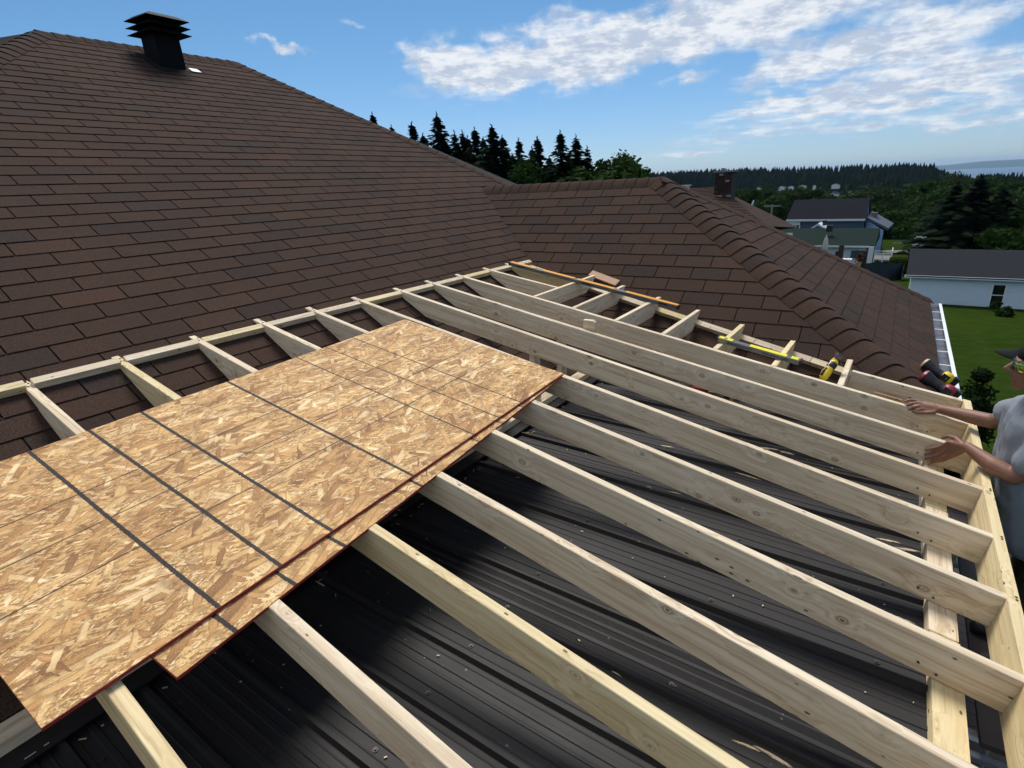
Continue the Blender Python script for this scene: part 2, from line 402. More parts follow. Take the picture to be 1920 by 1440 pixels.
TAN = simple('tan_plastic', (.52, .36, .20), .5, var=.1)
WHT = simple('white_plastic', (.75, .75, .73), .5, var=.05)

# ------------------------------------------------------------------ roof planes
S = .5642; SB = .74
nA = Vector((S, 0, 1)).normalized(); pA = Vector((-3.25, 0, -.775))
nB = Vector((0, -SB, 1)).normalized(); pB = Vector((0, 5.513, -.4813))
pC = Vector((-2.22, 6.19, .02))
zA = lambda x: -.775 - S * (x + 3.25)
zB = lambda y: -.4813 + SB * (y - 5.513)
zC = lambda x: .02 - S * (x + 2.22)
RZ = .02; YB = 6.19; XV = -3.25 - (RZ + .775) / S       # wing ridge height, its y, and where it meets the main slope
EX = .385
RID0, RID1 = (-7.73, 2.78), (-7.73, 4.98)
XJ = -1.93                                              # metal roof top edge on main slope

house = empty('house', (0, 0, -5), 0, 'brown shingled hip roof house whose wing roof meets the main slope in a valley', 'house')
house.location = (0, 0, 0)
# --- slabs under the shingles
def slab(name, pts, m, th=.03):
    b = MB(); k = len(pts); n = (Vector(pts[1]) - Vector(pts[0])).cross(Vector(pts[2]) - Vector(pts[1])).normalized()
    if n.z < 0: n = -n
    b.v = [tuple(p) for p in pts] + [tuple(Vector(p) - n * th) for p in pts]
    b.face(range(k)); b.face([k + i for i in reversed(range(k))])
    for i in range(k): b.face((i, i + k, (i + 1) % k + k, (i + 1) % k))
    return b.build(name, m, house, recalc=True)
def PA(x, y, d=0): return Vector((x, y, zA(x) + d))
def PB(x, y, d=0): return Vector((x, y, zB(y) + d))
def PC(x, y, d=0): return Vector((x, y, zC(x) + d))
HN = .90                                                # plan slope of the near main hip (dy/dx)
HF = .63                                                # far main hip
xv_end = XJ + .35
yv = lambda x: YB - S / SB * (x - XV)
slab('main_roof_deck', [PA(-7.73, 2.78), PA(-7.73, 4.98), PA(XV, 4.98 + HF * (XV + 7.73)), PA(XV, YB), PA(xv_end, yv(xv_end)), PA(xv_end, -6), PA(-7.73 + 8.78 / HN if -7.73 + 8.78 / HN < xv_end else xv_end, -6)], UNDER)
slab('wing_roof_deck', [PB(XV, YB), PB(-2.22, YB), PB(EX, YB - .763 * (EX + 2.22)), PB(EX, 3.78), PB(-1.3, 3.78)], UNDER)
yfar = lambda x: YB + (x + 2.22) * .68
ynear = lambda x: YB - .763 * (x + 2.22)
slab('wing_end_deck', [PC(-2.22, YB), PC(EX, yfar(EX)), PC(EX, ynear(EX))], UNDER)
# hidden backs close the volume
slab('back_roof_deck', [Vector((-7.73, 2.78, zA(-7.73))), Vector((-7.73, 4.98, zA(-7.73))), Vector((-11.5, 7.4, -.4)), Vector((-11.5, 0, -.4))], UNDER)
slab('far_roof_deck', [Vector((-7.73, 4.98, zA(-7.73) - .01)), Vector((XV, 4.98 + HF * (XV + 7.73), RZ - .01)), Vector((XV, 12, RZ - 1.2)), Vector((-11.5, 12, RZ - 1.2))], UNDER)
slab('wing_back_deck', [Vector((XV, YB, RZ - .01)), Vector((-2.22, YB, RZ - .01)), Vector((EX, yfar(EX), zC(EX) - .01)), Vector((XV, yfar(EX), zC(EX) - .01))], UNDER)
# --- shingle fields
def clip(poly, a, b, c):      # keep a*u+b*v<=c
    out = []
    for i in range(len(poly)):
        p, q = poly[i], poly[(i + 1) % len(poly)]
        dp, dq = a * p[0] + b * p[1] - c, a * q[0] + b * q[1] - c
        if dp <= 0: out.append(p)
        if (dp < 0 < dq) or (dq < 0 < dp):
            t = dp / (dp - dq); out.append((p[0] + (q[0] - p[0]) * t, p[1] + (q[1] - p[1]) * t))
    return out
TABS = []
def field(O, ud, vd, n, pitch, tab, u_ph, v_ph, rows, cols, clips, gap=.0085, odd=.5):
    for r in range(*rows):
        v0, v1 = v_ph + r * pitch, v_ph + (r + 1) * pitch
        rj = rnd.uniform(-.012, .012)
        for c in range(*cols):
            u0 = u_ph + (c + (odd if r % 2 else 0)) * tab + rj; u1 = u0 + tab
            poly = [(u0 + gap / 2, v0 - .012), (u1 - gap / 2, v0 - .012), (u1 - gap / 2, v1), (u0 + gap / 2, v1)]
            jt = rnd.uniform(-.0016, .0016); poly[2] = (poly[2][0], v1 + jt); poly[3] = (poly[3][0], v1 + jt)
            cl = clips(poly, (v0 + v1) / 2)
            if not cl or len(cl) < 3: continue
            ar = abs(sum(cl[i][0] * cl[(i + 1) % len(cl)][1] - cl[(i + 1) % len(cl)][0] * cl[i][1] for i in range(len(cl)))) / 2
            if ar < .0008: continue
            full = len(cl) == 4 and ar > .97 * tab * pitch
            cc = O + ud * (u0 + u1) / 2 + vd * v1
            pj = [proj(O + ud * a + vd * b) for a, b in cl]
            area = 0
            if all(pj) and any(-60 < q[0] < 1980 and -60 < q[1] < 1500 for q in pj):
                area = abs(sum(pj[i][0] * pj[(i + 1) % len(pj)][1] - pj[(i + 1) % len(pj)][0] * pj[i][1] for i in range(len(pj)))) / 2
                cp = proj(cc)
                if cp and 0 < cp[1] - (855 - .333 * cp[0]) and cp[0] < 775: area *= .01     # under the boards
                if cp and not (-20 < cp[0] < 1940 and -20 < cp[1] < 1460): area *= .05
            TABS.append(dict(O=O, ud=ud, vd=vd, n=n, poly=cl, v0=v0, v1=v1, u0=u0, u1=u1, area=area, full=full, var=rnd.random(), lift=rnd.uniform(0, .0018), tab=tab))
L1 = 1 / math.sqrt(1 + S * S)
vdA = Vector((1, 0, -S)) * L1; udA = Vector((0, 1, 0))
OA = PA(-7.73, 0)
q = hit(68.7, 621, nA, pA) - OA
va, ua = q.dot(vdA), q.dot(udA)
PITA = .1378
def clipA(poly, vm):
    x = lambda v: -7.73 + v * L1
    # in (u=y, v): near hip  y >= 2.78 - HN*(x+7.73)
    poly = clip(poly, -1, -HN * L1, -2.78)
    xm = x(vm)
    if xm < XV: poly = clip(poly, 1, -HF * L1, 4.98)
    else: poly = clip(poly, 1, S / SB * L1, YB + S / SB * (XV + 7.73))
    poly = clip(poly, 0, 1, (xv_end + 7.73) / L1) if poly else poly
    poly = clip(poly, 0, -1, 0) if poly else poly
    return poly
field(OA, udA, vdA, nA, PITA, .3305, ua % .3305, va % PITA - PITA, (0, 54), (-22, 24), clipA)
LB = 1 / math.sqrt(1 + SB * SB)
vdB = Vector((0, -1, -SB)) * LB; udB = Vector((1, 0, 0)); OB = PB(0, YB)
q = hit(1200, 498, nB, pB) - OB
vb, ub = q.dot(vdB), q.dot(udB); PITB = .1475
def clipB(poly, vm):
    # y = YB - v*LB ; valley x >= XV + (YB-y)*SB/S ; hip x <= -2.22 + (YB-y)/.763
    poly = clip(poly, -1, SB / S * LB, -XV)
    poly = clip(poly, 1, -LB / .763, -2.22) if poly else poly
    poly = clip(poly, 1, 0, EX) if poly else poly
    return clip(poly, 0, -1, 0) if poly else poly
field(OB, udB, vdB, nB, PITB, .3305, ub % .3305, vb % PITB - PITB, (0, 20), (-20, 4), clipB, odd=.55)
OC = PC(-2.22, YB); vdC = vdA; nC = nA
def clipC(poly, vm):
    poly = clip(poly, 1, -.68 * L1, 0)
    poly = clip(poly, -1, -.763 * L1, 0) if poly else poly
    return clip(poly, 0, 1, (EX + 2.22) / L1 + .01) if poly else poly
field(OC, udA, vdC, nC, .1378, .3305, .1, 0, (0, 22), (-8, 8), clipC)
TABS.sort(key=lambda t: -t['area'])
NIND = 262
def tabgeo(b, t, local=False):
    poly = t['poly']
    k = len(poly)
    cu, cv = ((t['u0'] + t['u1']) / 2, t['v1'])
    def hh(v): return .0035 + (.0058 + t['lift']) * max(0, min(1, (v - t['v0']) / (t['v1'] - t['v0'])))
    top = [(u, v, hh(v)) for u, v in poly]; bot = [(u, v, hh(v) - .0055 if v > t['v0'] + .02 else -.001) for u, v in poly]
    if local: P = lambda q: (q[0] - cu, q[1] - cv, q[2])
    else: P = lambda q: tuple(t['O'] + t['ud'] * q[0] + t['vd'] * q[1] + t['n'] * q[2])
    vs = [P(q) for q in top] + [P(q) for q in bot]
    fs = [tuple(range(k))] + [(i, i + k, (i + 1) % k + k, (i + 1) % k) for i in range(k)]
    # winding: make the top face look along +n
    a, b_, c = Vector(vs[0]), Vector(vs[1]), Vector(vs[2])
    nn = (b_ - a).cross(c - b_); ref = t['n'] if not local else Vector((0, 0, 1))
    if nn.dot(ref) < 0: fs = [tuple(reversed(f)) for f in fs]
    b.add(vs, fs, 0, t['var'])
shared = {}
for t in TABS[:NIND]:
    M = basis(t['ud'], t['vd'], t['n'], t['O'] + t['ud'] * ((t['u0'] + t['u1']) / 2) + t['vd'] * t['v1'])
    if t['full']:
        key = (round(t['tab'], 3), round(t['v1'] - t['v0'], 3), int(t['lift'] * 1e3) )
        if key not in shared:
            b = MB(); tabgeo(b, t, True); shared[key] = b.mesh('shingle', [SHG])
        inst('shingle', shared[key], house, M=M)
    else:
        b = MB(); tabgeo(b, t, True); inst('shingle', b.mesh('shingle', [SHG]), house, M=M)
b = MB()
for t in TABS[NIND:]: tabgeo(b, t)
o = b.build('shingle_field', SHG, house, usevar=True); o['kind'] = 'stuff'

# --- folded cap shingles along hips and ridges
def caps(p0, p1, nl, nr, width, pitch, name='ridge_cap', lump=1.0, w2=None, limit=99, th=.004):
    """p0 upper end, p1 lower end; nl/nr: horizontal-ish directions lying in the two slopes, perpendicular to the line"""
    p0, p1 = Vector(p0), Vector(p1); L = (p1 - p0).length; d = (p1 - p0) / L
    up = (nl + nr); up = Vector((0, 0, 1)); up = (up - d * up.dot(d)).normalized()
    k = int(L / pitch)
    for i in range(min(k, limit)):
        a = i * pitch - .03; e = (i + 1) * pitch + rnd.uniform(-.006, .006)
        b = MB(); NS = 11; rows = []
        w = width
        for (s, lift) in ((a, .007), ((a + e) / 2, .011 + .003 * lump), (e, .016 + .005 * lump * rnd.uniform(.8, 1.2))):
            row = []
            for j in range(NS):
                t = (j / (NS - 1)) * 2 - 1
                side = nl if t < 0 else nr; ww = w * abs(t)
                rr = .055; xx_ = abs(t) * w; kk_ = -side.dot(up)         # rounded crease
                pos = p0 + d * s + side * ww + up * (kk_ * (xx_ - math.sqrt(xx_ * xx_ + rr * rr) + rr * (1 - t * t)) + .005)
                nrm = (up + (side * -.0)).normalized()
                row.append((pos + up * (lift * (1 - .3 * t * t)), pos + up * (lift * (1 - .3 * t * t) - th)))
            rows.append(row)
        for row in rows:
            for tp, bt in row: b.v.append(tuple(tp)); b.v.append(tuple(bt))
        def ix(r, j, z): return (r * NS + j) * 2 + z
        for r in range(2):
            for j in range(NS - 1):
                b.face((ix(r, j, 0), ix(r, j + 1, 0), ix(r + 1, j + 1, 0), ix(r + 1, j, 0))); b.face((ix(r, j, 1), ix(r + 1, j, 1), ix(r + 1, j + 1, 1), ix(r, j + 1, 1)))
            for j in (0, NS - 1): b.face((ix(r, j, 0), ix(r + 1, j, 0), ix(r + 1, j, 1), ix(r, j, 1)))
        for r in (0, 2):
            for j in range(NS - 1): b.face((ix(r, j, 0), ix(r, j, 1), ix(r, j + 1, 1), ix(r, j + 1, 0)))
        o = b.build(name, SHG, house, smooth=False, recalc=True)
def inslope(d, n, sgn_ref):
    v = d.cross(n).normalized()
    if v.dot(sgn_ref) < 0: v = -v
    return v
def cap_line(p0, p1, n1, r1, n2, r2, width, pitch=.1378, **k):
    p0, p1 = Vector(p0), Vector(p1); d = (p1 - p0).normalized()
    caps(p0, p1, inslope(d, n1, Vector(r1)), inslope(d, n2, Vector(r2)), width, pitch, **k)
nFar = Vector((S * HF / 1, 0, 0))
def plane_n(a, b, c):
    n = (Vector(b) - Vector(a)).cross(Vector(c) - Vector(a)).normalized(); return n if n.z > 0 else -n
cap_line((-2.22, YB, RZ), (-2.22 + 2.5, YB - .763 * 2.5, RZ - S * 2.5), nB, (-1, -.2, 0), nC, (0, 1, 0), .165)
nWB = plane_n((-2.22, YB, RZ), (EX, yfar(EX), zC(EX)), (XV, yfar(EX), zC(EX)))
cap_line((-2.22, YB, RZ), (EX, yfar(EX), zC(EX)), nC, (0, -1, 0), nWB, (0, 1, 0), .155, lump=.4)
nRB = plane_n((XV, YB, RZ), (-2.22, YB, RZ), (-2.22, YB + 1, RZ - .7))
cap_line((XV + .1, YB, RZ), (-2.16, YB, RZ), nB, (0, -1, 0), nRB, (0, 1, 0), .15, lump=.3)
nE = Vector((0, -S * 1 / HN, 1)).normalized()
nBk = Vector((-S, 0, 1)).normalized()
cap_line((-7.73, 4.98, zA(-7.73)), (-7.73, 2.74, zA(-7.73)), nA, (1, 0, 0), nBk, (-1, 0, 0), .15, lump=.3)
dh = Vector((1, -HN, -S))
cap_line((-7.73, 2.78, zA(-7.73)), Vector((-7.73, 2.78, zA(-7.73))) + dh * 3.2, nA, (1, 1, 0), Vector((0, -S / HN, 1)).normalized(), (-1, -1, 0), .155, lump=.6)
df = Vector((1, HF, -S))
nF = Vector((0, S / HF, 1)).normalized()
cap_line((-7.73, 4.98, zA(-7.73)), Vector((-7.73, 4.98, zA(-7.73))) + df * 3.15, nA, (1, -1, 0), nF, (-1, 1, 0), .145, lump=.3)
# near end slope of the main roof (left edge of the photo) and house walls
P0n = Vector((-7.73, 2.80, zA(-7.73) - .03)); dh2 = Vector((-1, -HN - .35, -S * 1.1))
slab('near_roof_deck', [P0n, P0n + dh * 6.5, P0n + dh2 * 6.5], UNDER)
WALLM = simple('house_siding', (.62, .60, .55), .7)
b = MB(); b.box(-4.6, EX - .45, 4.6, 8.0, -4.9, -1.6); b.box(-11.5, -2.2, -4, 10.0, -4.9, -1.55); b.build('wall', WALLM, house)
# fascia, soffit and gutter with its hangers along the wing eave
y0g, y1g = 4.16, yfar(EX) - .03
ze = zC(EX)
b = MB(); b.box(EX - .03, EX - .006, y0g, y1g + .02, ze - .19, ze - .03); b.build('eave_fascia', WHITEALU, house)
b = MB(); b.box(EX - .45, EX - .032, y0g, y1g, ze - .19, ze - .17); b.build('soffit', WHITEALU, house)
gut = empty('rain_gutter', (0, 0, 0)); gut.parent = house
gp = [(EX - .004, -.030), (EX - .004, -.125), (EX + .07, -.125), (EX + .118, -.085), (EX + .118, -.030), (EX + .106, -.030), (EX + .106, -.040), (EX + .113, -.042), (EX + .113, -.083), (EX + .067, -.120), (EX, -.120), (EX, -.030)]
b = MB(); b.prism([(x, ze + z) for x, z in gp], y0g, y1g, 'y'); b.box(EX, EX + .115, y1g - .004, y1g, ze - .12, ze - .032); gt = b.build('trough', WHITEALU, gut, recalc=True)
b = MB(); b.box(EX + .096, EX + .122, y0g, y1g + .004, ze - .034, ze - .0275); b.build('outer_lip', WHITEALU, gut)
GUTIN = simple('wet_gutter_floor', (.13, .13, .14), .35, .0, .5, .5, 14)
b = MB(); b.box(EX + .001, EX + .0985, y0g + .01, y1g - .01, ze - .0895, ze - .0850); b.box(EX + .0985, EX + .104, y0g + .01, y1g - .01, ze - .0895, ze - .042); b.build('gutter_floor', GUTIN, gut)
yy = y0g + .35
while yy < y1g - .1:
    b = MB(); b.box(EX - .002, EX + .112, yy, yy + .018, ze - .037, ze - .031); b.build('hanger', WHITEALU, gut); yy += .42

# --- roof ventilator on the main slope
vent = empty('roof_ventilator', (-7.37, 3.86, zA(-7.37)), R_(3), 'tall black metal roof ventilator with three stacked louvre plates near the ridge', 'roof vent')
hw = .142
zb = lambda x: -S * x
b = MB()
b.v = [(-hw, -hw, zb(-hw)), (hw, -hw, zb(hw)), (hw, hw, zb(hw)), (-hw, hw, zb(-hw)), (-hw * 1.0, -hw, .44), (hw * .82, -hw, .44), (hw * .82, hw, .44), (-hw, hw, .44), (hw, -hw, .06), (hw, hw, .06)]
for f in [(0, 1, 8, 5, 4), (1, 2, 9, 8), (8, 9, 6, 5), (2, 3, 7, 6, 9), (3, 0, 4, 7), (4, 5, 6, 7)]: b.face(f)
b.build('duct', BLACKMETAL, vent, recalc=True)
b = MB()
for i, (zz, w, t) in enumerate(((.375, .265, .055), (.455, .262, .05), (.535, .262, .075))):
    pass
for i, (zz, w, h) in enumerate(((.275, .238, .045), (.345, .238, .045), (.415, .238, .055))):
    b = MB(); k = len(b.v)
    b.v = [(-w, -w, zz), (w, -w, zz), (w, w, zz), (-w, w, zz), (-w, -w, zz + .006), (w, -w, zz + .006), (w, w, zz + .006), (-w, w, zz + .006), (-.16, -.16, zz + h), (.15, -.15, zz + h), (.15, .15, zz + h), (-.15, .15, zz + h)]
    for f in [(0, 3, 2, 1), (0, 1, 5, 4), (1, 2, 6, 5), (2, 3, 7, 6), (3, 0, 4, 7), (4, 5, 9, 8), (5, 6, 10, 9), (6, 7, 11, 10), (7, 4, 8, 11), (8, 9, 10, 11)]: b.face(f)
    b.build('louvre_plate', BLACKMETAL, vent, recalc=True)
b = MB(); Mf = basis(vdA, udA, nA, (0, 0, .008)); b.box(-.2, .28, -.24, .24, 0, .004, M=Mf); b.build('base_flashing', UNDER, vent)
b = MB(); Mf = basis(vdA, udA, nA, (0, 0, .024)); b.box(.12, .21, .19, .30, 0, .004, M=Mf); b.build('bare_flashing_corner', WHITEALU, vent)

# ------------------------------------------------------------------ new timber frame
nR = Vector((.181, -.0267, .9831)).normalized(); T0 = Vector((-2.6832, 2.5586, -.8005)); cR = T0 - nR * .022
def zR(x, y): return cR.z - (nR.x * (x - cR.x) + nR.y * (y - cR.y)) / nR.z
frame = empty('roof_frame', (0, 0, 0), 0, 'pale new lumber frame of parallel sloping rafters laid over the dark metal patio roof', 'timber frame')
LEDT = .047                       # height of the ledger's face above the main slope
TH = .0365; DP = .137
sx, sy = -nR.x / nR.z, -nR.y / nR.z
def warp_board(o, L, seed, bow=.006, wane=.0022):
    bm = bmesh.new(); bm.from_mesh(o.data); r_ = random.Random(seed)
    for k in range(1, 16):
        bmesh.ops.bisect_plane(bm, geom=bm.verts[:] + bm.edges[:] + bm.faces[:], plane_co=(L * k / 16, 0, 0), plane_no=(1, 0, 0))
    A = r_.uniform(-bow, bow); B = r_.uniform(-bow, bow) * .4; ph = r_.random() * 50
    for v in bm.verts:
        t = v.co.x / L; x = v.co.x
        v.co.y += A * math.sin(math.pi * min(1, max(0, t))) + B * math.sin(2 * math.pi * t)
        if v.co.z > -.02: v.co.z -= wane * max(0, noise.noise(Vector((x * 3.3, ph, v.co.y * 40)))) ; v.co.y += .0012 * noise.noise(Vector((x * 5, ph + 9, 0)))
    bm.to_mesh(o.data); bm.free()
INX = lambda y: .474 + (4.1 - y) * .0105
def rafter(tip, yr, x1=None, m=WOOD, name='rafter', seed=0):
    tip = Vector(tip); x1 = INX(yr) if x1 is None else x1
    E = Vector((x1, yr, zR(x1, yr) if yr < 3.95 else zJ(x1, yr)))
    ex = (E - tip).normalized(); ey = Vector((0, 0, 1)).cross(ex).normalized(); ez = ex.cross(ey)
    M = basis(ex, ey, ez, tip); Mi = M.inverted(); L = (E - tip).length
    kx = tip.x + .05
    while (tip + ex * ((kx - tip.x) / ex.x)).z - DP * 1.02 < zA(kx) + .016: kx += .004
    kn = Mi @ Vector((kx, tip.y + (kx - tip.x) * ex.y / ex.x, zA(kx) + .016))
    poly = [(0, -.007), (kn.x, -DP), (L, -DP), (L, 0), (0, 0)]
    b = MB(); b.prism(poly, -TH / 2, TH / 2, 'y', bev=.0022)
    o = b.build(name, m, frame, recalc=True); warp_board(o, L, seed); o.matrix_local = M
    return o
RAF = dict(E=(3.811, 3.773), D=(3.478, 3.404), C=(3.11, 3.00), B=(2.70, 2.597), A2=(2.345, 2.211), G=(1.945, 1.82), r3=(1.47, 1.39), raf2=(1.10, 1.02), near=(.745, .60), n0=(.33, .20), n1=(-.06, -.20))
TIPPX = dict(E=(855, 514), D=(798, 526), C=(739, 540), B=(661, 557), A2=(576, 576), G=(479, 598), r3=(359, 627), raf2=(212, 661), near=(38, 703))
TIPY = {}
for si, (k, (a, c)) in enumerate(RAF.items()):
    c += .018
    if k in TIPPX: tp_ = hit(*TIPPX[k], nA, pA + nA * .022); zt_ = zR(tp_.x, tp_.y); tp_.z = min(tp_.z, zt_ + .013)
    else: x_ = -3.27; tp_ = Vector((x_, a + .018, zA(x_) + .022)); tp_.z = min(tp_.z, zR(x_, a) - .004)
    TIPY[k] = tp_
    rafter(tp_, c, m=WOODY if k in ('raf2', 'n0') else WOOD, seed=si + 3)
EZ0 = TIPY['E']; EZ1 = Vector((INX(3.79), 3.791, zR(INX(3.79), 3.791)))
dEx = (EZ1 - EZ0).normalized(); nJ = dEx.cross(Vector((0, 1, .0271))).normalized(); nJ = nJ if nJ.z > 0 else -nJ
def zJ(x, y): return EZ0.z - (nJ.x * (x - EZ0.x) + nJ.y * (y - EZ0.y)) / nJ.z
# the two short rafters beyond that die into the first jack
t_ = hit(906, 502, nA, pA + nA * .022); TIPY['F'] = t_; rafter(t_, t_.y - .04, x1=-2.425, m=WOOD, seed=31)
t_ = hit(948, 494, nA, pA + nA * .022); TIPY['F2'] = t_; rafter(t_, t_.y - .04, x1=-2.46, m=WOODY, seed=32)
def board(name, p0, p1, w, d, up, m, parent=frame, bev=.002):
    """box from p0 to p1 (top centre line), w across, d down along up"""
    p0, p1, up = Vector(p0), Vector(p1), Vector(up); L = (p1 - p0).length; ex = (p1 - p0) / L
    ey = up.cross(ex).normalized(); ez = ex.cross(ey)
    b = MB(); b.prism([(-w / 2, -d), (w / 2, -d), (w / 2, 0), (-w / 2, 0)], 0, L, 'x', bev=bev)
    o = b.build(name, m, parent, recalc=True); o.matrix_local = basis(ex, ey, ez, p0); return o
# ledger lying flat on the main slope, in lengths
def led(px, py): return hit(px, py, nA, pA + nA * LEDT)
ys_ = sorted(v.y for v in TIPY.values())
La, Lz = led(-60, 737), led(992, 487)
def ledpt(y): t = (y - La.y) / (Lz.y - La.y); return La.lerp(Lz, t)
prev = -1.2
for i, y_ in enumerate(ys_ + [Lz.y + .02]):
    A, Cc = ledpt(prev + (.012 if i else 0)), ledpt(y_ - .014)
    if (Cc - A).length > .05: board('ledger_block', A + vdA * .02, Cc + vdA * .02, .040, .040, nA, (WOOD, WOOD, WOODY)[i % 3])
    prev = y_
# ledger on the wing slope
LB_ = .05
def ledb(px, py): return hit(px, py, nB, pB + nB * LB_)
LA, LZ = ledb(972, 489), ledb(1655, 713)
ts = [0, .16, .47, .62, .75, .87, 1.0]
for i in range(6):
    A, Cc = LA.lerp(LZ, ts[i]), LA.lerp(LZ, ts[i + 1] - .0008); w = .046
    board('ledger', A + vdB * (w / 2), Cc + vdB * (w / 2), w, .048, nB, (WOODY, WOOD, WOODY, WOOD, WOOD, WOOD)[i])
# jack rafters
jx = [(-2.465, -2.41), (-2.09, -2.06), (-1.715, -1.68), (-1.335, -1.307), (-.955, -.925), (-.567, -.535), (-.172, -.152)]
jm = [WOOD, WOOD, WOOD, WOOD, WOODY, WOODY, WOOD]
for (xa, xb), m in zip(jx, jm):
    ya = EZ0.y + (EZ1.y - EZ0.y) * (xa - EZ0.x) / (EZ1.x - EZ0.x) + TH / 2 + .002
    dirv = Vector((xb - xa, 1, 0))
    top = lambda y: Vector((xa + (xb - xa) * (y - ya), y, zJ(xa, y)))
    zc = lambda y: zB(y) + LB_ * 1.244
    yt = ya
    while zJ(xa, yt) - .014 > zc(yt): yt += .004
    yk = ya
    while yk < yt and zJ(xa, yk) - DP * 1.01 > zc(yk): yk += .004
    P0 = top(ya); ex = (top(yt) - P0).normalized(); ey = Vector((0, 0, 1)).cross(ex).normalized(); ez = ex.cross(ey)
    M = basis(ex, ey, ez, P0); Mi = M.inverted()
    kn = Mi @ Vector((xa, yk, zc(yk))); tp = Mi @ top(yt)
    poly = [(0, -DP), (max(kn.x, .02), -DP), (tp.x, -.014), (tp.x, 0), (0, 0)]
    b = MB(); b.prism(poly, -TH / 2, TH / 2, 'y', bev=.0022); o = b.build('jack_rafter', m, frame, recalc=True); o.matrix_local = M
# rim board at the far end and header along the eave
zr = lambda x, y: Vector((x, y, zR(x, y)))
zj = lambda x, y: Vector((x, y, zJ(x, y)))
board('end_rim_board', zj(-.13, 4.165), zr(.470, 4.155), .037, DP, nR, WOOD)
fx = .507
board('eave_header', zr(.4905, 4.175) + Vector((0, 0, .004)), zr(.5205, 1.25) + Vector((0, 0, .004)), .038, .158, nR, WOODY)
board('eave_header', zr(.5205, 1.247) + Vector((0, 0, .004)), zr(.538, -.6) + Vector((0, 0, .004)), .038, .158, nR, WOODY)
# flat plate carrying the rafter ends
def zplate(x, y): return zR(x, y) - DP * 1.018
pl = [(4.0, 2.95), (2.945, 2.06), (2.055, 1.36), (1.355, -.6)]
for i, (a, c) in enumerate(pl):
    xx = .329 + i * .003
    board('wall_plate', (xx, a, zplate(xx, a) - .001), (xx, c, zplate(xx, c) - .001), .088, .037, nR, (WOODY, WOOD, WOODY, WOODY)[i], bev=.003)
    board('wall_plate_packer', (xx - .004, a, zplate(xx, a) - .040), (xx - .004, c, zplate(xx, c) - .040), .09, .034, nR, WOODG)
# sleeper along the top edge of the metal roof with little posts up to the rafters
zM = lambda x, y: -1.572 - .027 * (x - .285) * 1.0
zs = zM(-2.03, 0) + .060
board('sleeper', (-1.985, 4.1, zs), (-1.985, 1.2, zs), .088, .045, (0, 0, 1), WOOD); board('sleeper', (-1.985, 1.197, zs), (-1.985, -.8, zs), .088, .045, (0, 0, 1), WOOD)
for k in ('A2', 'B', 'C', 'D', 'G', 'r3'):
    yl, yr = RAF[k]; y = yl + (yr - yl) * 1.2 / 3.7 + .018
    zt = zR(-1.99, y) - DP * 1.03
    b = MB(); b.box(-.019, .019, -.04, .04, 0, zt - zs); o = b.build('cripple_post', WOOD, frame); o.location = (-1.99, y + .05, zs)
    zt = None
b = MB(); b.prism([(-.045, 0), (.045, 0), (.045, .075), (.03, .09), (-.045, .09)], -.018, .018, 'y', bev=.002)
o = b.build('scrap_block', WOOD, frame, recalc=True); pt = hit(1102, 612, Vector((0, 1, 0)), Vector((0, 3.50, 0))); o.location = (pt.x, 3.535, pt.z - .05)

# ------------------------------------------------------------------ OSB sheets
uD = Vector((.0201, -.9993, -.0308)).normalized(); vD = nR.cross(uD).normalized()
if vD.x < 0: vD = -vD
def sheet(name, u0, u1, v0, v1, lift, rot, piv, label):
    ca, sa = math.cos(rot), math.sin(rot)
    ex = uD * ca + vD * sa; ey = nR.cross(ex)
    if ey.dot(vD) < 0: ey = -ey
    b = MB(); L, Wd = u1 - u0, v1 - v0
    b.prism([(0, 0), (L, 0), (L, Wd), (0, Wd)], -.0128, 0, 'z', bev=.0008)
    # red painted edges: every face whose normal is not vertical
    o = b.build(name, [OSB, OSBRED], None, recalc=True)
    for p in o.data.polygons:
        if abs(p.normal.z) < .5: p.material_index = 1
    org = T0 + uD * piv[0] + vD * piv[1] + nR * lift
    ez = ex.cross(ey)
    if ez.dot(nR) < 0:
        # keep a right-handed frame with z up
        M = Matrix(((ex.x, ey.x, nR.x, org.x), (ex.y, ey.y, nR.y, org.y), (ex.z, ey.z, nR.z, org.z), (0, 0, 0, 1)))
        o.data.flip_normals()
        for vtx in o.data.vertices: pass
    else: M = basis(ex, ey, nR, org)
    # object transforms cannot mirror cleanly through matrix decomposition, so bake a rotation and flip y in the mesh instead
    if ez.dot(nR) < 0:
        for vtx in o.data.vertices: vtx.co.y = -vtx.co.y
        M = basis(ex, -ey, nR, org)
    o.matrix_world = M
    return tag(o, label, 'wood panel', 'sheathing panels stacked on the rafters')
I = .0254
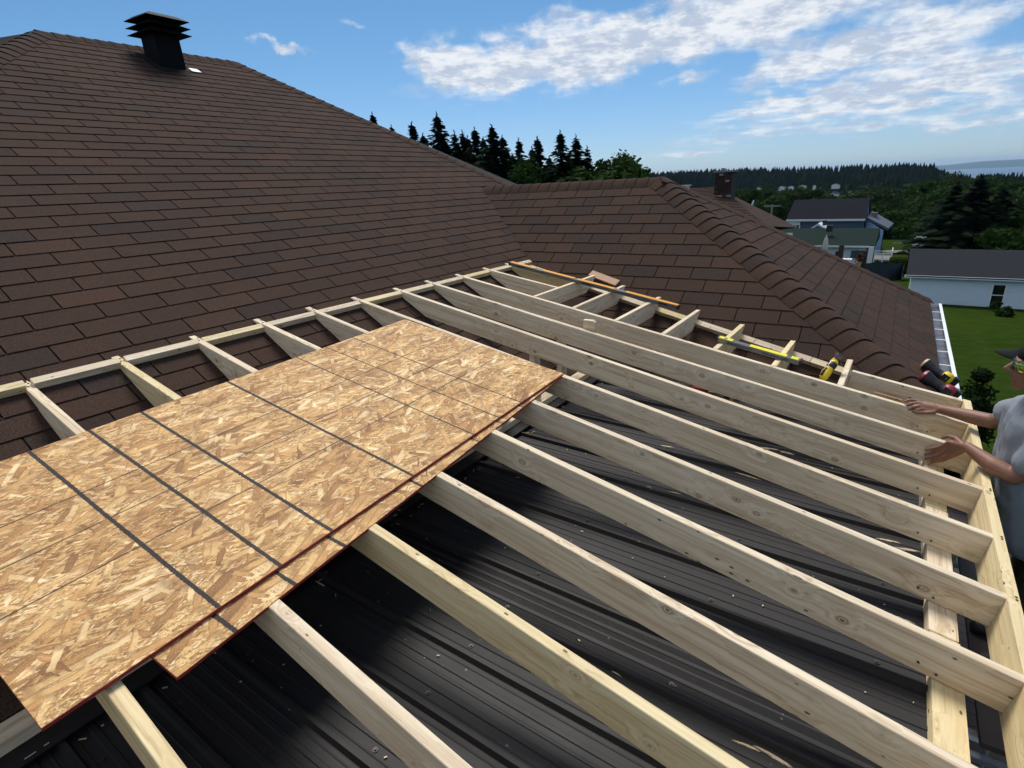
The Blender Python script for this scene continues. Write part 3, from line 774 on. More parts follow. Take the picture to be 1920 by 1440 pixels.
# ------------------------------------------------------------------ metal patio roof
patio = empty('patio_roof', (0, 0, 0), 0, 'old dark brown ribbed metal patio roof lying below the new rafters', 'patio roof')
XE = .286
prof = []
def ribprofile(y0, y1):
    pts = []; y = y0
    P = .2286
    while y < y1 - .01:
        pts += [(y, 0), (y + .008, .019), (y + .022, .019), (y + .030, 0)]
        for q_, w_, h_ in ((.040, .008, .002), (.078, .022, .0036), (.128, .014, .0022), (.162, .020, .0034), (.206, .008, .002)): pts += [(y + q_, 0), (y + q_ + .003, h_), (y + q_ + w_ - .003, h_), (y + q_ + w_, 0)]
        y += P
    pts.append((y1, 0)); return pts
yst = 4.08 - .9144 * 7 + .0
for k in range(7):
    y0 = yst + k * .9144; y1 = y0 + .9144 + .03
    pr = ribprofile(y0, y1); b = MB(); lift = .0008 * (k % 2) + .0004
    for x in (XJ + .01, -1.0, -.3, XE):
        for y, h in pr: b.v.append((x, y, zM(x, y) + h + lift))
    m_ = len(pr)
    for r in range(3):
        for i in range(m_ - 1): b.face((r * m_ + i, (r + 1) * m_ + i, (r + 1) * m_ + i + 1, r * m_ + i + 1))
    b.build('metal_panel', METAL, patio)
b = MB(); b.box(XE - .02, XE - .002, -2.4, 4.1, zM(XE, 0) - .2, zM(XE, 0) - .003); b.box(XJ - .3, XE - .03, -2.4, 4.1, zM(XE, 0) - .06, zM(XE, 0) - .03)
b.build('edge_trim', BLACKMETAL, patio)
b = MB(); b.prism([(XJ - .16, zM(XJ, 0) + .006), (XJ + .085, zM(XJ, 0) + .024), (XJ + .085, zM(XJ, 0) + .028), (XJ - .16, zM(XJ, 0) + .012)], -2.4, 4.05, 'y'); b.build('top_flashing', simple('black_flashing', (.016, .0145, .014), .6, spec=.2, var=.5, scale=12), patio, recalc=True)
# screws
b = MB()
for k in range(28):
    y = yst + k * .2286 + .06
    for x in (-1.7, -1.05, -.4, .15):
        b.tube([(x, y, zM(x, y) + .001), (x, y, zM(x, y) + .004)], .009, 8); b.tube([(x, y, zM(x, y) + .003), (x, y, zM(x, y) + .008)], .0045, 6)
o = b.build('screw', simple('screw_heads', (.05, .04, .035), .5, .3), patio); o['kind'] = 'stuff'
# dried adhesive smears
def smear(cx, cy, L, Wd, rz, parent=patio):
    b = MB(); k = 40; pts = []
    for i in range(k):
        t = 2 * math.pi * i / k; rr = 1 + .45 * noise.noise(Vector((math.cos(t) * 2 + cx * 9, math.sin(t) * 2 + cy * 7, 0))) + rnd.uniform(-.18, .18)
        pts.append((math.cos(t) * L * rr, math.sin(t) * Wd * rr))
    b.v = [(x, y, 0) for x, y in pts] + [(x * .8, y * .8, .003) for x, y in pts] + [(0, 0, .0035)]
    for i in range(k):
        j = (i + 1) % k; b.face((i, j, k + j, k + i)); b.face((k + i, k + j, 2 * k))
    o = b.build('adhesive_smear', FOAM, parent); o.location = (cx, cy, zM(cx, cy) + .0025); o.rotation_euler = (0, R_(1.5), rz)
nM = Vector((.027, 0, 1)).normalized(); cM = Vector((.285, 0, -1.572))
for px, py, L, Wd in [(1440, 842, .055, .010), (1475, 850, .04, .009), (1370, 812, .07, .007), (1235, 902, .05, .004), (1400, 893, .06, .005), (1250, 838, .04, .006), (1216, 915, .02, .006), (1265, 925, .03, .004),
                      (1495, 905, .04, .003), (1665, 1015, .05, .006), (1700, 1032, .05, .009), (1150, 718, .06, .010), (1115, 712, .04, .010), (1480, 783, .05, .005), (1450, 1420, .05, .006), (1150, 1260, .03, .004), (1640, 1145, .05, .003), (1690, 1162, .04, .005),
                      (1400, 1400, .04, .004), (1140, 1251, .025, .004), (905, 970, .02, .003), (600, 1095, .03, .004)]:
    h = hit(px, py, nM, cM); smear(h.x, h.y, L, Wd, rnd.uniform(-.25, .25))
# sawdust chips on the metal
b = MB()
for i in range(110):
    x, y = rnd.uniform(XJ + .1, XE - .03), rnd.uniform(-.5, 4.0); a = rnd.uniform(0, 6.28); L = rnd.uniform(.0015, .005) * (2.2 if rnd.random() < .1 else 1); w = rnd.uniform(.0008, .0022)
    M = Matrix.Translation((x, y, zM(x, y) + .0055)) @ Matrix.Rotation(a, 4, 'Z')
    b.box(-L, L, -w, w, 0, .0015, M=M)
o = b.build('sawdust_chips', simple('wood_chips', (.62, .52, .36), .8), None); tag(o, 'scattered pale sawdust chips and splinters lying on the dark metal roof', 'sawdust', kind='stuff')
o = None
T = sheet('osb_panel', 0, 98.9 * I, 0, 48 * I, 0, 0, (-2.4 * I, 0), 'upper golden brown strand board panel with dark ink grid lines and red edges')
T2 = sheet('osb_panel', 0, 88.8 * I, 0, 47.9 * I, -.0134, math.atan2(3.9, 86), (.4 * I, .2 * I), 'lower strand board panel showing only a strip past the near edge of the upper one')

# ------------------------------------------------------------------ ground, terrain, sea
def lerp_tab(tab, x):
    if x <= tab[0][0]: return tab[0][1]
    for (a, va_), (c, vc_) in zip(tab, tab[1:]):
        if x <= c: t = (x - a) / (c - a); t = t * t * (3 - 2 * t); return va_ + (vc_ - va_) * t
    return tab[-1][1]
RIDGE = [(-70, -3), (-22, -2.5), (-12, -4), (-5, -6.5), (-1, -8), (1.2, -10), (2.4, -19), (4, -26), (12, -34), (40, -34)]
def gz(x, y):
    r = math.hypot(x, y); az = math.degrees(math.atan2(x, y)) if r > 1e-6 else 0
    front = max(0.0, math.cos(R_((az + 5) * .8))) if abs(az + 5) < 112 else 0
    zr_ = lerp_tab(RIDGE, az)
    tab = [(0, -4.75), (12, -4.9), (30, -7.1), (48, -9.0), (80, -11.0), (110, -12.6), (200, -17.5), (350, -22), (520, -20), (760, zr_), (1100, -36), (1700, -62), (4000, -75)]
    z = lerp_tab(tab, r)
    flat = lerp_tab([(0, -4.75), (100, -5.2), (520, -6), (760, zr_), (1100, -30), (1700, -62), (4000, -75)], r)
    k = lerp_tab([(-60, 0), (-24, 0), (-14, 1), (40, 1), (90, .3)], az)
    z = flat + (z - flat) * k
    if r > 60: z += noise.noise(Vector((x * .008, y * .008, 0))) * min(3, (r - 60) / 120)
    elif r > 8: z += noise.noise(Vector((x * .15, y * .15, 3))) * .06
    return z
def m_ground():
    m, g, b = mat('grass_ground')
    p = g.n('ShaderNodeNewGeometry').outputs['Position']
    a = g.noise(p, 1.1, 6, .65); c2 = g.noise(g.v('MULTIPLY', p, (.8, 2.4, .2)), 2.6, 6, .7); big = g.noise(p, .05, 4)
    c = g.mix(g.smooth(a, .3, .7), (.021, .038, .007), (.033, .053, .011))
    c = g.mix(g.m('MULTIPLY', g.smooth(c2, .42, .62), .7), c, (.013, .030, .0015))
    c = g.mix(g.m('MULTIPLY', g.smooth(big, .45, .7), .6), c, (.036, .058, .006))
    far = g.smooth(g.v('LENGTH', p, out=1), 120.0, 320.0)
    c = g.mix(far, c, (.018, .030, .010))
    setp(g, b, c, .95, 0, .0, g.bump(c2, .5, .05)); return m
b = MB()
azs = []; a = -180.0
while a < 180: azs.append(a); a += 1.5 if -80 < a < 40 else 6
rs = [.5, 3, 6, 9, 12, 15, 18, 22, 26, 30, 35, 40, 46, 52, 58, 66, 75, 85, 98, 112, 130, 150, 175, 205, 240, 280, 325, 380, 440, 510, 590, 660, 720, 760, 820, 900, 1000, 1150, 1350, 1600, 2000, 2700, 4000]
for r in rs:
    for a in azs: x, y = r * math.sin(R_(a)), r * math.cos(R_(a)); b.v.append((x, y, gz(x, y)))
na = len(azs)
for i in range(len(rs) - 1):
    for j in range(na): jj = (j + 1) % na; b.face((i * na + j, (i + 1) * na + j, (i + 1) * na + jj, i * na + jj))
b.face(range(na))
tag(b.build('ground', m_ground(), smooth=True, recalc=True), kind='structure')
m, g, bb = mat('sea_water'); p = g.n('ShaderNodeNewGeometry').outputs['Position']
setp(g, bb, (.012, .035, .055), .25, 0, .5, g.bump(g.noise(g.v('MULTIPLY', p, (.02, .06, .02)), 1.0, 5), .6, 3))
b = MB(); b.v = [(-21500, -15000, -58), (21500, -15000, -58), (21500, 21500, -58), (-21500, 21500, -58)]; b.face((0, 1, 2, 3)); tag(b.build('sea', m), kind='structure')
b = MB(); k = 160
for i in range(k + 1):
    az = -30 + 75 * i / k; D = 14000
    h = (20 + 26 * (1 + noise.noise(Vector((az * .12, 1, 0)))) + 8 * noise.noise(Vector((az * .7, 4, 0)))) * lerp_tab([(-4, .05), (1.5, .25), (5, .9), (9, 1.15), (40, 1)], az)
    for (dd, hh) in ((D - 900, -58), (D, h * .55 - 10), (D + 1500, h + 12), (D + 5000, h * .9)): v_ = azel(az, dd, hh); b.v.append(tuple(v_))
for i in range(k):
    for j in range(3): b.face((i * 4 + j, i * 4 + j + 1, (i + 1) * 4 + j + 1, (i + 1) * 4 + j))
tag(b.build('far_shore_hills', simple('distant_forest_land', (.035, .05, .03), .9, scale=.001), smooth=True, recalc=True), kind='structure')

# ------------------------------------------------------------------ trees
def m_leaf(name, c1, c2, c3, sc=1.0):
    m, g, b = mat(name)
    at = g.n('ShaderNodeAttribute', attribute_name='tint').outputs['Fac']; oi = g.n('ShaderNodeObjectInfo').outputs['Random']
    c = g.ramp(at, [(0, c1), (.5, c2), (1, c3)])
    c = g.mix(1.0, c, g.mix(oi, (.85, .9, .8), (1.15, 1.1, 1.1)), 'MULTIPLY')
    setp(g, b, c, .85, 0, .03)
    tr = g.n('ShaderNodeBsdfTranslucent'); g.put(tr.inputs[0], c)
    mx = g.n('ShaderNodeMixShader', ins={0: .25}); g.l.new(b.outputs[0], mx.inputs[1]); g.l.new(tr.outputs[0], mx.inputs[2])
    g.l.new(mx.outputs[0], m.node_tree.nodes['Material Output'].inputs[0]); return m
SPR = m_leaf('spruce_needles', (.006, .012, .006), (.011, .020, .009), (.021, .035, .014))
DEC = m_leaf('broadleaf_foliage', (.011, .026, .005), (.020, .045, .008), (.040, .078, .016))
DEC2 = m_leaf('olive_foliage', (.020, .034, .010), (.032, .052, .014), (.062, .085, .028))
BARK = simple('bark', (.07, .055, .04), .9, var=.3, scale=4)
BIRCHB = simple('pale_bark', (.4, .38, .34), .8, var=.3, scale=3)
def quad(b, c, u, v, var): 
    k = len(b.v); b.v += [tuple(c - u - v), tuple(c + u - v * .6), tuple(c + u * .7 + v), tuple(c - u * .8 + v * .8)]; b.face((k, k + 1, k + 2, k + 3), 0, var)
def spruce_mesh(seed, H, Rm, whorls=34, thin=1.0):
    r_ = random.Random(seed); b = MB()
    for w in range(whorls):
        t = (w + r_.random() * .6) / whorls; z = H * (.05 + .95 * t); rad = Rm * ((1 - t) ** .8) * r_.uniform(.75, 1.12) + .10
        nb = r_.randint(6, 9)
        for k in range(nb):
            a = 6.283 * (k + r_.random()) / nb; L = rad * r_.uniform(.55, 1.1)
            if r_.random() < .1 * thin: continue
            dirv = Vector((math.cos(a), math.sin(a), 0)); side = Vector((-math.sin(a), math.cos(a), 0)); var = r_.random() * .5
            n = max(3, int(L / (H * .013)))
            for q_ in range(n):
                f = (q_ + r_.random() * .6) / n; zz = z - L * .38 * f + L * .26 * f * f + r_.uniform(-.03, .03) * H * .35
                wd = (.2 + .5 * (1 - f)) * L * .32 + .05
                c = dirv * (L * f) + Vector((0, 0, zz)) + side * r_.uniform(-wd, wd) * .7
                tl = Vector((r_.uniform(-.25, .25), r_.uniform(-.25, .25), r_.uniform(-.55, .0)))
                quad(b, c, (dirv + tl * .7).normalized() * r_.uniform(.10, .2) * (H / 12 + .5), (side + tl).normalized() * r_.uniform(.07, .16) * (H / 12 + .6), var + r_.random() * .5)
    for q_ in range(8):
        quad(b, Vector((0, 0, H * (.985 + .006 * q_))), Vector((r_.uniform(-.1, .1), r_.uniform(-.1, .1), .16)), Vector((r_.uniform(-.05, .05), r_.uniform(-.05, .05), 0)), .4)
    t = MB(); t.tube([(0, 0, -.3), (0, 0, H * .5), (0, 0, H)], [H * .016, H * .01, .015], 7)
    return b.mesh('crown', [SPR], usevar=True), t.mesh('trunk', [BARK])
def leaf_mesh(seed, H, Rm, n=2600, m=DEC, lobes=9, base=.25, leaf=.2, bark=BARK, airy=.0):
    r_ = random.Random(seed); b = MB(); ls = []
    for k in range(lobes):
        a = r_.random() * 6.283; rr = Rm * r_.uniform(.15, .62); z = H * r_.uniform(base + .12, .86); 
        ls.append((Vector((math.cos(a) * rr, math.sin(a) * rr, z)), Rm * r_.uniform(.32, .6) * (1.15 - z / H * .45)))
    ls.append((Vector((0, 0, H * .82)), Rm * .45)); ls.append((Vector((0, 0, H * .55)), Rm * .6))
    if base < .05: ls += [(Vector((0, 0, H * .3)), Rm * .75), (Vector((0, 0, H * .14)), Rm * .7), (Vector((0, 0, H * .93)), Rm * .25)]
    for i in range(n):
        c, rad = ls[r_.randrange(len(ls))]
        d = Vector((r_.gauss(0, 1), r_.gauss(0, 1), r_.gauss(0, 1))).normalized(); q_ = c + Vector((d.x, d.y, d.z * .85)) * rad * (r_.random() ** .4 if r_.random() < .75 else r_.uniform(1, 1.22 + airy))
        if q_.z < H * base * .6: continue
        u = Vector((r_.gauss(0, 1), r_.gauss(0, 1), r_.gauss(0, .6))).normalized(); v = u.cross(d).normalized() if abs(u.dot(d)) < .95 else Vector((0, 0, 1))
        s_ = leaf * r_.uniform(.5, 1.2); clump = .5 + .5 * noise.noise(q_ * (3.0 / Rm))
        quad(b, q_, u * s_, v * s_ * .7, max(0, min(1, clump * .7 + r_.random() * .35)))
    t = MB(); t.tube([(0, 0, -.4), (0.02 * H, 0, H * .35), (-.01 * H, .01 * H, H * .7)], [H * .024, H * .016, H * .006], 7)
    for c, rad in ls[:5]: t.tube([(0, 0, H * .3), tuple(c * .6 + Vector((0, 0, H * .1))), tuple(c)], [H * .01, H * .006, H * .002], 5)
    return b.mesh('crown', [m], usevar=True), t.mesh('trunk', [bark])
def tree(name, ms, loc, rz, sc, label, group=None, cat='tree'):
    e = empty(name, loc, rz, label, cat, group); e.scale = sc if isinstance(sc, tuple) else (sc, sc, sc)
    inst('crown', ms[0], e); inst('trunk', ms[1], e); return e
SPM = [spruce_mesh(11, 12, 3.2, 62), spruce_mesh(12, 12, 3.9, 66), spruce_mesh(13, 12, 2.7, 56, 1.6), spruce_mesh(14, 12, 4.5, 70)]
def place_top(px, py, D, H):   # base so that the tip shows at the pixel
    r = ray(px, py); k = D / math.hypot(r.x, r.y); return Vector((r.x * k, r.y * k, r.z * k - H))
spr = [(733, 232, 64, 2, .7, 'thin pale conifer tip behind the hip line, second from the left'), (835, 262, 60, 3, .95, 'full dark spruce right behind the hip below the tallest one'), (960, 285, 64, 3, .9, 'low dense spruce just left of the sky gap base'), (1065, 285, 64, 3, .85, 'low dense spruce between the two tall right hand spruces'), (697, 208, 62, 2, .8, 'small spruce tip just peeking over the long hip slope, leftmost tree'), (771, 226, 60, 0, 1.0, 'spruce left of the tallest one, second spruce behind the hip line'), (792, 246, 63, 1, .9, 'low bushy spruce tucked against the left side of the tallest spruce'),
       (818, 208, 58, 1, 1.12, 'tallest full crowned spruce behind the main hip line'), (851, 241, 60, 2, 1.0, 'narrow spruce immediately right of the tallest one'), (866, 241, 62, 2, .9, 'thin spruce with twin neighbour right of the tallest spruce'), (889, 236, 60, 0, 1.0, 'slender spruce left of the wide dense one'),
       (876, 252, 66, 0, 1.0, 'dark spruce half hidden between two slender spruces'), (921, 231, 57, 3, 1.0, 'wide dense dark spruce standing left of the sky gap'), (941, 250, 59, 1, .8, 'bushy spruce at the right flank of the wide dense one'), (972, 256, 60, 2, .95, 'narrow spruce standing alone right of the sky gap'),
       (997, 272, 62, 0, .9, 'lower spruce left of a taller pointed one'), (1007, 253, 60, 0, 1.0, 'pointed spruce in the middle of the right hand group'), (1050, 242, 58, 0, 1.05, 'tallest slender spruce of the right hand group'), (1080, 250, 60, 1, .98, 'broad layered spruce right of the tallest slender one'),
       (1101, 272, 62, 2, .9, 'last thin spruce on the right before the broadleaf trees'), (905, 255, 68, 3, 1, 'background spruce filling the gap behind the wide dense one'), (1030, 290, 66, 3, .8, 'low background spruce between the pointed and tallest slender ones'), (835, 268, 66, 3, .9, 'low background spruce below the tallest full crowned one')]
for px, py, D, mi, s_, lab in spr:
    H = 12 * s_ + .8; s2 = D / 60 * s_
    p_ = place_top(px, py, D, 12.5 * s2); tree('spruce_tree', SPM[mi], p_, rnd.uniform(0, 6), (s2 * 1.3, s2 * 1.3, s2), lab, 'spruces standing behind the main roof')
BIR = leaf_mesh(21, 10, 2.6, 2300, DEC2, 7, .2, .17, BIRCHB, .25)
LF = [leaf_mesh(22, 9, 3.6, 3000, DEC, 10, .1, .26), leaf_mesh(23, 9, 4.2, 3000, DEC2, 11, .08, .26), leaf_mesh(24, 11, 3.6, 3200, DEC, 10, .1, .28), leaf_mesh(25, 6, 3.4, 2400, DEC, 8, .02, .22)]
tree('birch_tree', BIR, place_top(1171, 276, 62, 10.0), 1, 1.0, 'airy light leaved birch standing alone right of the spruce group')
tree('broadleaf_tree', LF[3], place_top(1130, 303, 64, 6.2), 2, 1.0, 'low rounded green tree between the last spruce and the birch')
tree('broadleaf_tree', LF[3], place_top(985, 305, 57, 6), 2.6, 1.0, 'bright green broadleaf tree in front of the right hand spruces')
tree('broadleaf_tree', LF[3], place_top(1180, 318, 60, 6), 2.9, (1.2, 1.2, 1.1), 'low wide green tree at the foot of the birch')
tree('broadleaf_tree', LF[3], place_top(1080, 322, 58, 6), 4.0, (1.4, 1.4, 1.0), 'low dark green bush mass below the last spruces')
# big dark spruces behind the garage
big = [(1795, 352, 86, 3, 1.05, 'big dark spruce behind the grey garage roof, leftmost of three'), (1838, 340, 84, 3, 1.2, 'biggest dark spruce rising behind the grey garage roof'), (1880, 362, 88, 3, 1.1, 'dark spruce behind the garage, rightmost of the big three')]
for px, py, D, mi, s_, lab in big:
    tree('spruce_tree', SPM[mi], place_top(px, py, D, 12.4 * s_), rnd.uniform(0, 6), (s_ * 1.7, s_ * 1.7, s_ * 1.05), lab)
# broadleaf trees among the houses: (px of top, py of top, distance, mesh, scale)
bl = [(1690, 392, 120, 0, 1.2, 'bright'), (1660, 372, 150, 2, 1.2, 'rounded'), (1720, 360, 160, 1, 1.4, 'wide'), (1745, 330, 190, 2, 1.5, 'tall'), (1790, 322, 200, 1, 1.6, 'broad'), (1700, 420, 108, 3, 1.3, 'low'), (1675, 430, 112, 3, 1.1, 'bushy'), (1735, 395, 120, 2, 1.2, 'leafy'),
      (1765, 375, 130, 1, 1.3, 'dense'), (1905, 385, 92, 2, 1.2, 'full'), (1925, 350, 120, 1, 1.4, 'spreading'), (1915, 420, 75, 0, 1.0, 'near'), (1640, 385, 150, 0, 1, 'small'), (1450, 365, 130, 0, 1.0, 'green'), (1425, 372, 120, 2, .9, 'upright'), (1470, 350, 170, 1, 1.2, 'olive'),
      (1520, 352, 180, 0, 1.2, 'lobed'), (1555, 360, 170, 1, 1.2, 'flat topped'), (1595, 358, 190, 2, 1.2, 'mid'), (1625, 352, 200, 1, 1.3, 'pale'), (1400, 352, 160, 0, 1.2, 'darker'), (1440, 345, 200, 1, 1.3, 'mixed'), (1500, 345, 220, 2, 1.3, 'further'), (1655, 345, 210, 1, 1.4, 'plump'),
      (1770, 345, 150, 0, 1.5, 'humped'), (1855, 330, 210, 0, 1.5, 'hazy'), (1895, 332, 190, 2, 1.4, 'sloping'), (1820, 335, 230, 1, 1.5, 'distant')]
for i, (px, py, D, mi, s_, w) in enumerate(bl):
    H = (9, 9, 11, 6)[mi] * s_
    where = 'behind the green roofed house' if px < 1560 else ('behind the blue house' if px < 1650 else ('left of the big dark spruce' if px < 1800 else 'right of the big dark spruce'))
    tree('broadleaf_tree', LF[mi], place_top(px, py, D, H), rnd.uniform(0, 6), (s_, s_, s_), f'{w} broadleaf tree {where}' + (', far down the slope' if D > 170 else ', near the gardens'), 'broadleaf trees on the slope')
# forest mass: low-cost conifers and leaf clumps
def cone_tree(b, p, H, Rw, r_):
    var = r_.random()
    for (z0, z1, f) in ((.12, .55, 1.0), (.4, .8, .68), (.62, 1.0, .42)):
        k = len(b.v); n = 6; a0 = r_.random() * 6
        for j in range(n): a = a0 + 6.283 * j / n; rr = Rw * f * r_.uniform(.6, 1.15); b.v.append((p.x + math.cos(a) * rr, p.y + math.sin(a) * rr, p.z + H * (z0 + r_.uniform(-.05, .05))))
        b.v.append((p.x + r_.uniform(-.1, .1) * Rw, p.y, p.z + H * z1))
        for j in range(n): b.face((k + j, k + (j + 1) % n, k + n), 0, max(0, min(1, var * .7 + r_.random() * .3)))
b = MB(); r_ = random.Random(5)
cnt = 0
while cnt < 5200:
    az = r_.uniform(-26, 14); D = r_.choice([r_.uniform(330, 780), r_.uniform(500, 800)])
    if D > 700 and az > 4: continue
    p_ = azel(az, D); p_.z = gz(p_.x, p_.y) - .5
    H = r_.uniform(8, 15.5) * (1 if D > 450 else .8); cone_tree(b, p_, H, H * r_.uniform(.20, .42), r_); cnt += 1
o = b.build('conifer_forest', m_leaf('forest_foliage', (.008, .015, .006), (.014, .026, .009), (.028, .045, .014)), usevar=True); tag(o, 'dark conifer forest covering the ridge along the horizon', 'forest', kind='stuff')
b = MB()
for i in range(950):
    az = r_.uniform(-24, 16); D = r_.uniform(210, 520)
    p_ = azel(az, D); p_.z = gz(p_.x, p_.y); H = r_.uniform(6, 11); Rw = H * r_.uniform(.35, .55); v0 = r_.random()
    for k in range(90):
        d = Vector((r_.gauss(0, 1), r_.gauss(0, 1), r_.gauss(0, 1))).normalized(); q_ = p_ + Vector((d.x * Rw, d.y * Rw, H * .55 + d.z * H * .45)) * 1.0
        u = Vector((r_.gauss(0, 1), r_.gauss(0, 1), r_.gauss(0, 1))).normalized(); vv = u.cross(d).normalized(); s_ = r_.uniform(.5, 1.1)
        quad(b, q_, u * s_, vv * s_, max(0, min(1, v0 * .6 + r_.random() * .4)))
o = b.build('mixed_woodland', m_leaf('woodland_foliage', (.010, .022, .007), (.019, .036, .011), (.040, .064, .020)), usevar=True); tag(o, 'mixed green woodland filling the valley below the conifer ridge', 'woodland', kind='stuff')

# ------------------------------------------------------------------ neighbouring buildings
def face_dir(az): return Vector((math.sin(R_(az)), math.cos(R_(az)), 0))
def siding(name, c, pitch=.14, axisz=True):
    m, g, b = mat(name); p = g.n('ShaderNodeTexCoord').outputs['Object']; z = g.sep(p)[2]
    f = g.m('FRACT', g.m('DIVIDE', z, pitch)); c2 = g.mix(g.noise(p, 3, 4), tuple(x * .93 for x in c), tuple(min(1, x * 1.05) for x in c))
    setp(g, b, c2, .55, 0, .4); return m
def lap_wall(b, x0, x1, y, z0, z1, pitch=.14, mi=0, d=.018, skip=()):
    z = z0
    while z < z1 - .02:
        zt = min(z + pitch, z1)
        spans = [(x0, x1)]
        for (a, c, h0, h1) in skip:
            if zt > h0 + .001 and z < h1 - .001:
                ns = []
                for s, e in spans:
                    if c <= s or a >= e: ns.append((s, e)); continue
                    if a > s: ns.append((s, a))
                    if c < e: ns.append((c, e))
                spans = ns
        for s, e in spans: b.add([(s, y - d, z), (e, y - d, z), (e, y - d * .25, zt), (s, y - d * .25, zt), (s, y, z), (e, y, z)], [(0, 1, 2, 3), (4, 5, 1, 0)], mi)
        z += pitch
ROOFG = simple('dark_grey_shingles', (.026, .029, .033), .95, spec=.1, var=.5, scale=14, bump=.4, bs=40)
ROOFN = simple('navy_grey_shingles', (.0125, .013, .0185), .95, spec=.08, var=.45, scale=10)
ROOFGR = simple('green_shingles', (.014, .026, .021), .95, spec=.08, var=.5, scale=9)
TRIM = simple('white_trim', (.72, .74, .76), .5, var=.04)
GLASS = simple('dark_window_glass', (.01, .012, .014), .08, 0, .6, .3)
# garage
zg = -9.2; Dg = 48.0
gl = azel(1.38, Dg); ga = empty('garage', (gl.x, gl.y, zg), R_(0), 'long pale blue clapboard garage with dark grey roof beyond the lawn', 'garage')
wall_h = 9.2 - Dg * .149
SID = siding('pale_blue_siding', (.60, .70, .77))
GL = 9.0
wx0, wx1, wz0, wz1 = 4.15, 4.73, .0, 0.0
r1 = ray(1864, 534); r2 = ray(1886, 535); r3_ = ray(1855, 572)
kk = gl.y
wx0 = r1.x / r1.y * kk - gl.x; wx1 = r2.x / r2.y * kk - gl.x; wz1 = r1.z / r1.y * kk - zg; wz0 = r3_.z / r3_.y * kk - zg
b = MB(); lap_wall(b, 0, GL, 0, 0, wall_h, .17, d=.06, skip=[(wx0 - .12, wx1 + .12, wz0 - .06, wz1 + .1)]); b.box(0, GL, .01, .03, -.6, wall_h); b.box(0, .03, .0, 6, -.6, wall_h); b.build('wall', SID, ga)
b = MB(); b.box(-.09, .04, -.05, .06, -.5, wall_h); b.build('corner_board', TRIM, ga)
b = MB(); b.box(-.5, GL + .4, -.42, -.34, wall_h - .02, wall_h + .14); b.build('eave_trim', TRIM, ga)
b = MB(); rh = 9.2 - Dg * .1195 - wall_h + .05
b.prism([(-.42, wall_h + .10), (3.0, wall_h + rh + .1), (6.4, wall_h + .10), (6.4, wall_h + .04), (3.0, wall_h + rh), (-.42, wall_h + .04)], 0, GL + .8, 'x', M=Matrix.Translation((-.4, 0, 0)))
b.build('roof', ROOFG, ga, recalc=True)
b = MB()
for i in range(15):
    f = i / 15; y_ = -.42 + 3.4 * f; z_ = wall_h + .102 + rh * f
    b.add([(-.4, y_ - .01, z_ + .012), (GL + .4, y_ - .01, z_ + .012), (GL + .4, y_ + .22, z_ + .0105 + rh * .0647), (-.4, y_ + .22, z_ + .0105 + rh * .0647), (-.4, y_ - .01, z_ - .004), (GL + .4, y_ - .01, z_ - .004)], [(0, 1, 2, 3), (4, 5, 1, 0)])
b.build('shingle_course', ROOFG, ga)
wf = MB()
for (a, c, d, e) in ((wx0 - .12, wx0, wz0 - .06, wz1 + .1), (wx1, wx1 + .12, wz0 - .06, wz1 + .1), (wx0, wx1, wz1, wz1 + .1), (wx0, wx1, wz0 - .06, wz0), (wx0, wx1, (wz0 + wz1) / 2 - .02, (wz0 + wz1) / 2 + .03)): wf.box(a, c, -.05, .0, d, e)
w_ = wf.build('window', TRIM, ga); b = MB(); b.box(wx0, wx1, -.004, .002, wz0, wz1); b.build('pane', GLASS, w_)
# garden bushes by the garage
def bush(px, py, D, H, Rm, lab, seed, m=DEC, n=500, leaf=.12):
    mm = leaf_mesh(seed, H, Rm, n, m, 5, .0, leaf); r = ray(px, py); k = D / math.hypot(r.x, r.y); p_ = Vector((r.x * k, r.y * k, r.z * k))
    e = empty('garden_bush', (p_.x, p_.y, p_.z), 0, lab, 'bush'); inst('crown', mm[0], e); inst('trunk', mm[1], e)
bush(1884, 594, 44, .5, .5, 'low spiky bush on the lawn in front of the garage window', 31)
bush(1867, 575, 46.8, .25, .25, 'small dark clump at the foot of the garage window', 32)
# thuja near the man
th = spruce_mesh(41, 2.2, .5, 30)
r = ray(1838, 800); k = 9.5 / math.hypot(r.x, r.y)
tp = place_top(1845, 690, 9.6, 2.25)
thm = leaf_mesh(42, 2.3, .42, 5200, m_leaf('cedar_foliage', (.008, .016, .006), (.014, .026, .009), (.028, .048, .014)), 9, 0, .028)
e = empty('cedar_shrub', (tp.x, tp.y, tp.z), 0, 'dark upright cedar shrub on the lawn just left of the man', 'shrub'); inst('crown', thm[0], e); inst('trunk', thm[1], e)
# green-roofed house
D2 = 80.0
def P2(az, D, z): v_ = azel(az, D, z); return v_
gh = empty('green_roof_house', (0, 0, 0), 0, 'low white house with dark green shingle roof and garden deck', 'house')
def at_d(px, py, D): r = ray(px, py); return r * (D / r.y)
ga_, gb_ = at_d(1495, 460, 78), at_d(1641, 460, 78); gr0, gr1 = at_d(1478, 428, 84), at_d(1650, 430, 84)
gzb = -11.5
ez_ = ga_.z; rz_ = gr0.z
x0_, x1_ = ga_.x - 1, gb_.x
b = MB(); lap_wall(b, x0_ + .4, x1_ - .5, 78.5, gzb, ez_, .2); b.box(x0_ + .4, x1_ - .5, 78.52, 88, gzb, ez_ - .02); b.build('wall', siding('white_blue_siding', (.58, .66, .72), .2), gh)
b = MB(); b.v = [(x0_, 78, ez_), (x1_, 78, ez_), (gr1.x, 84, rz_), (gr0.x - 1, 84, rz_), (x0_, 90, ez_), (x1_, 90, ez_), (x0_, 78, ez_ - .15), (x1_, 78, ez_ - .15), (x0_, 90, ez_ - .15), (x1_, 90, ez_ - .15)]
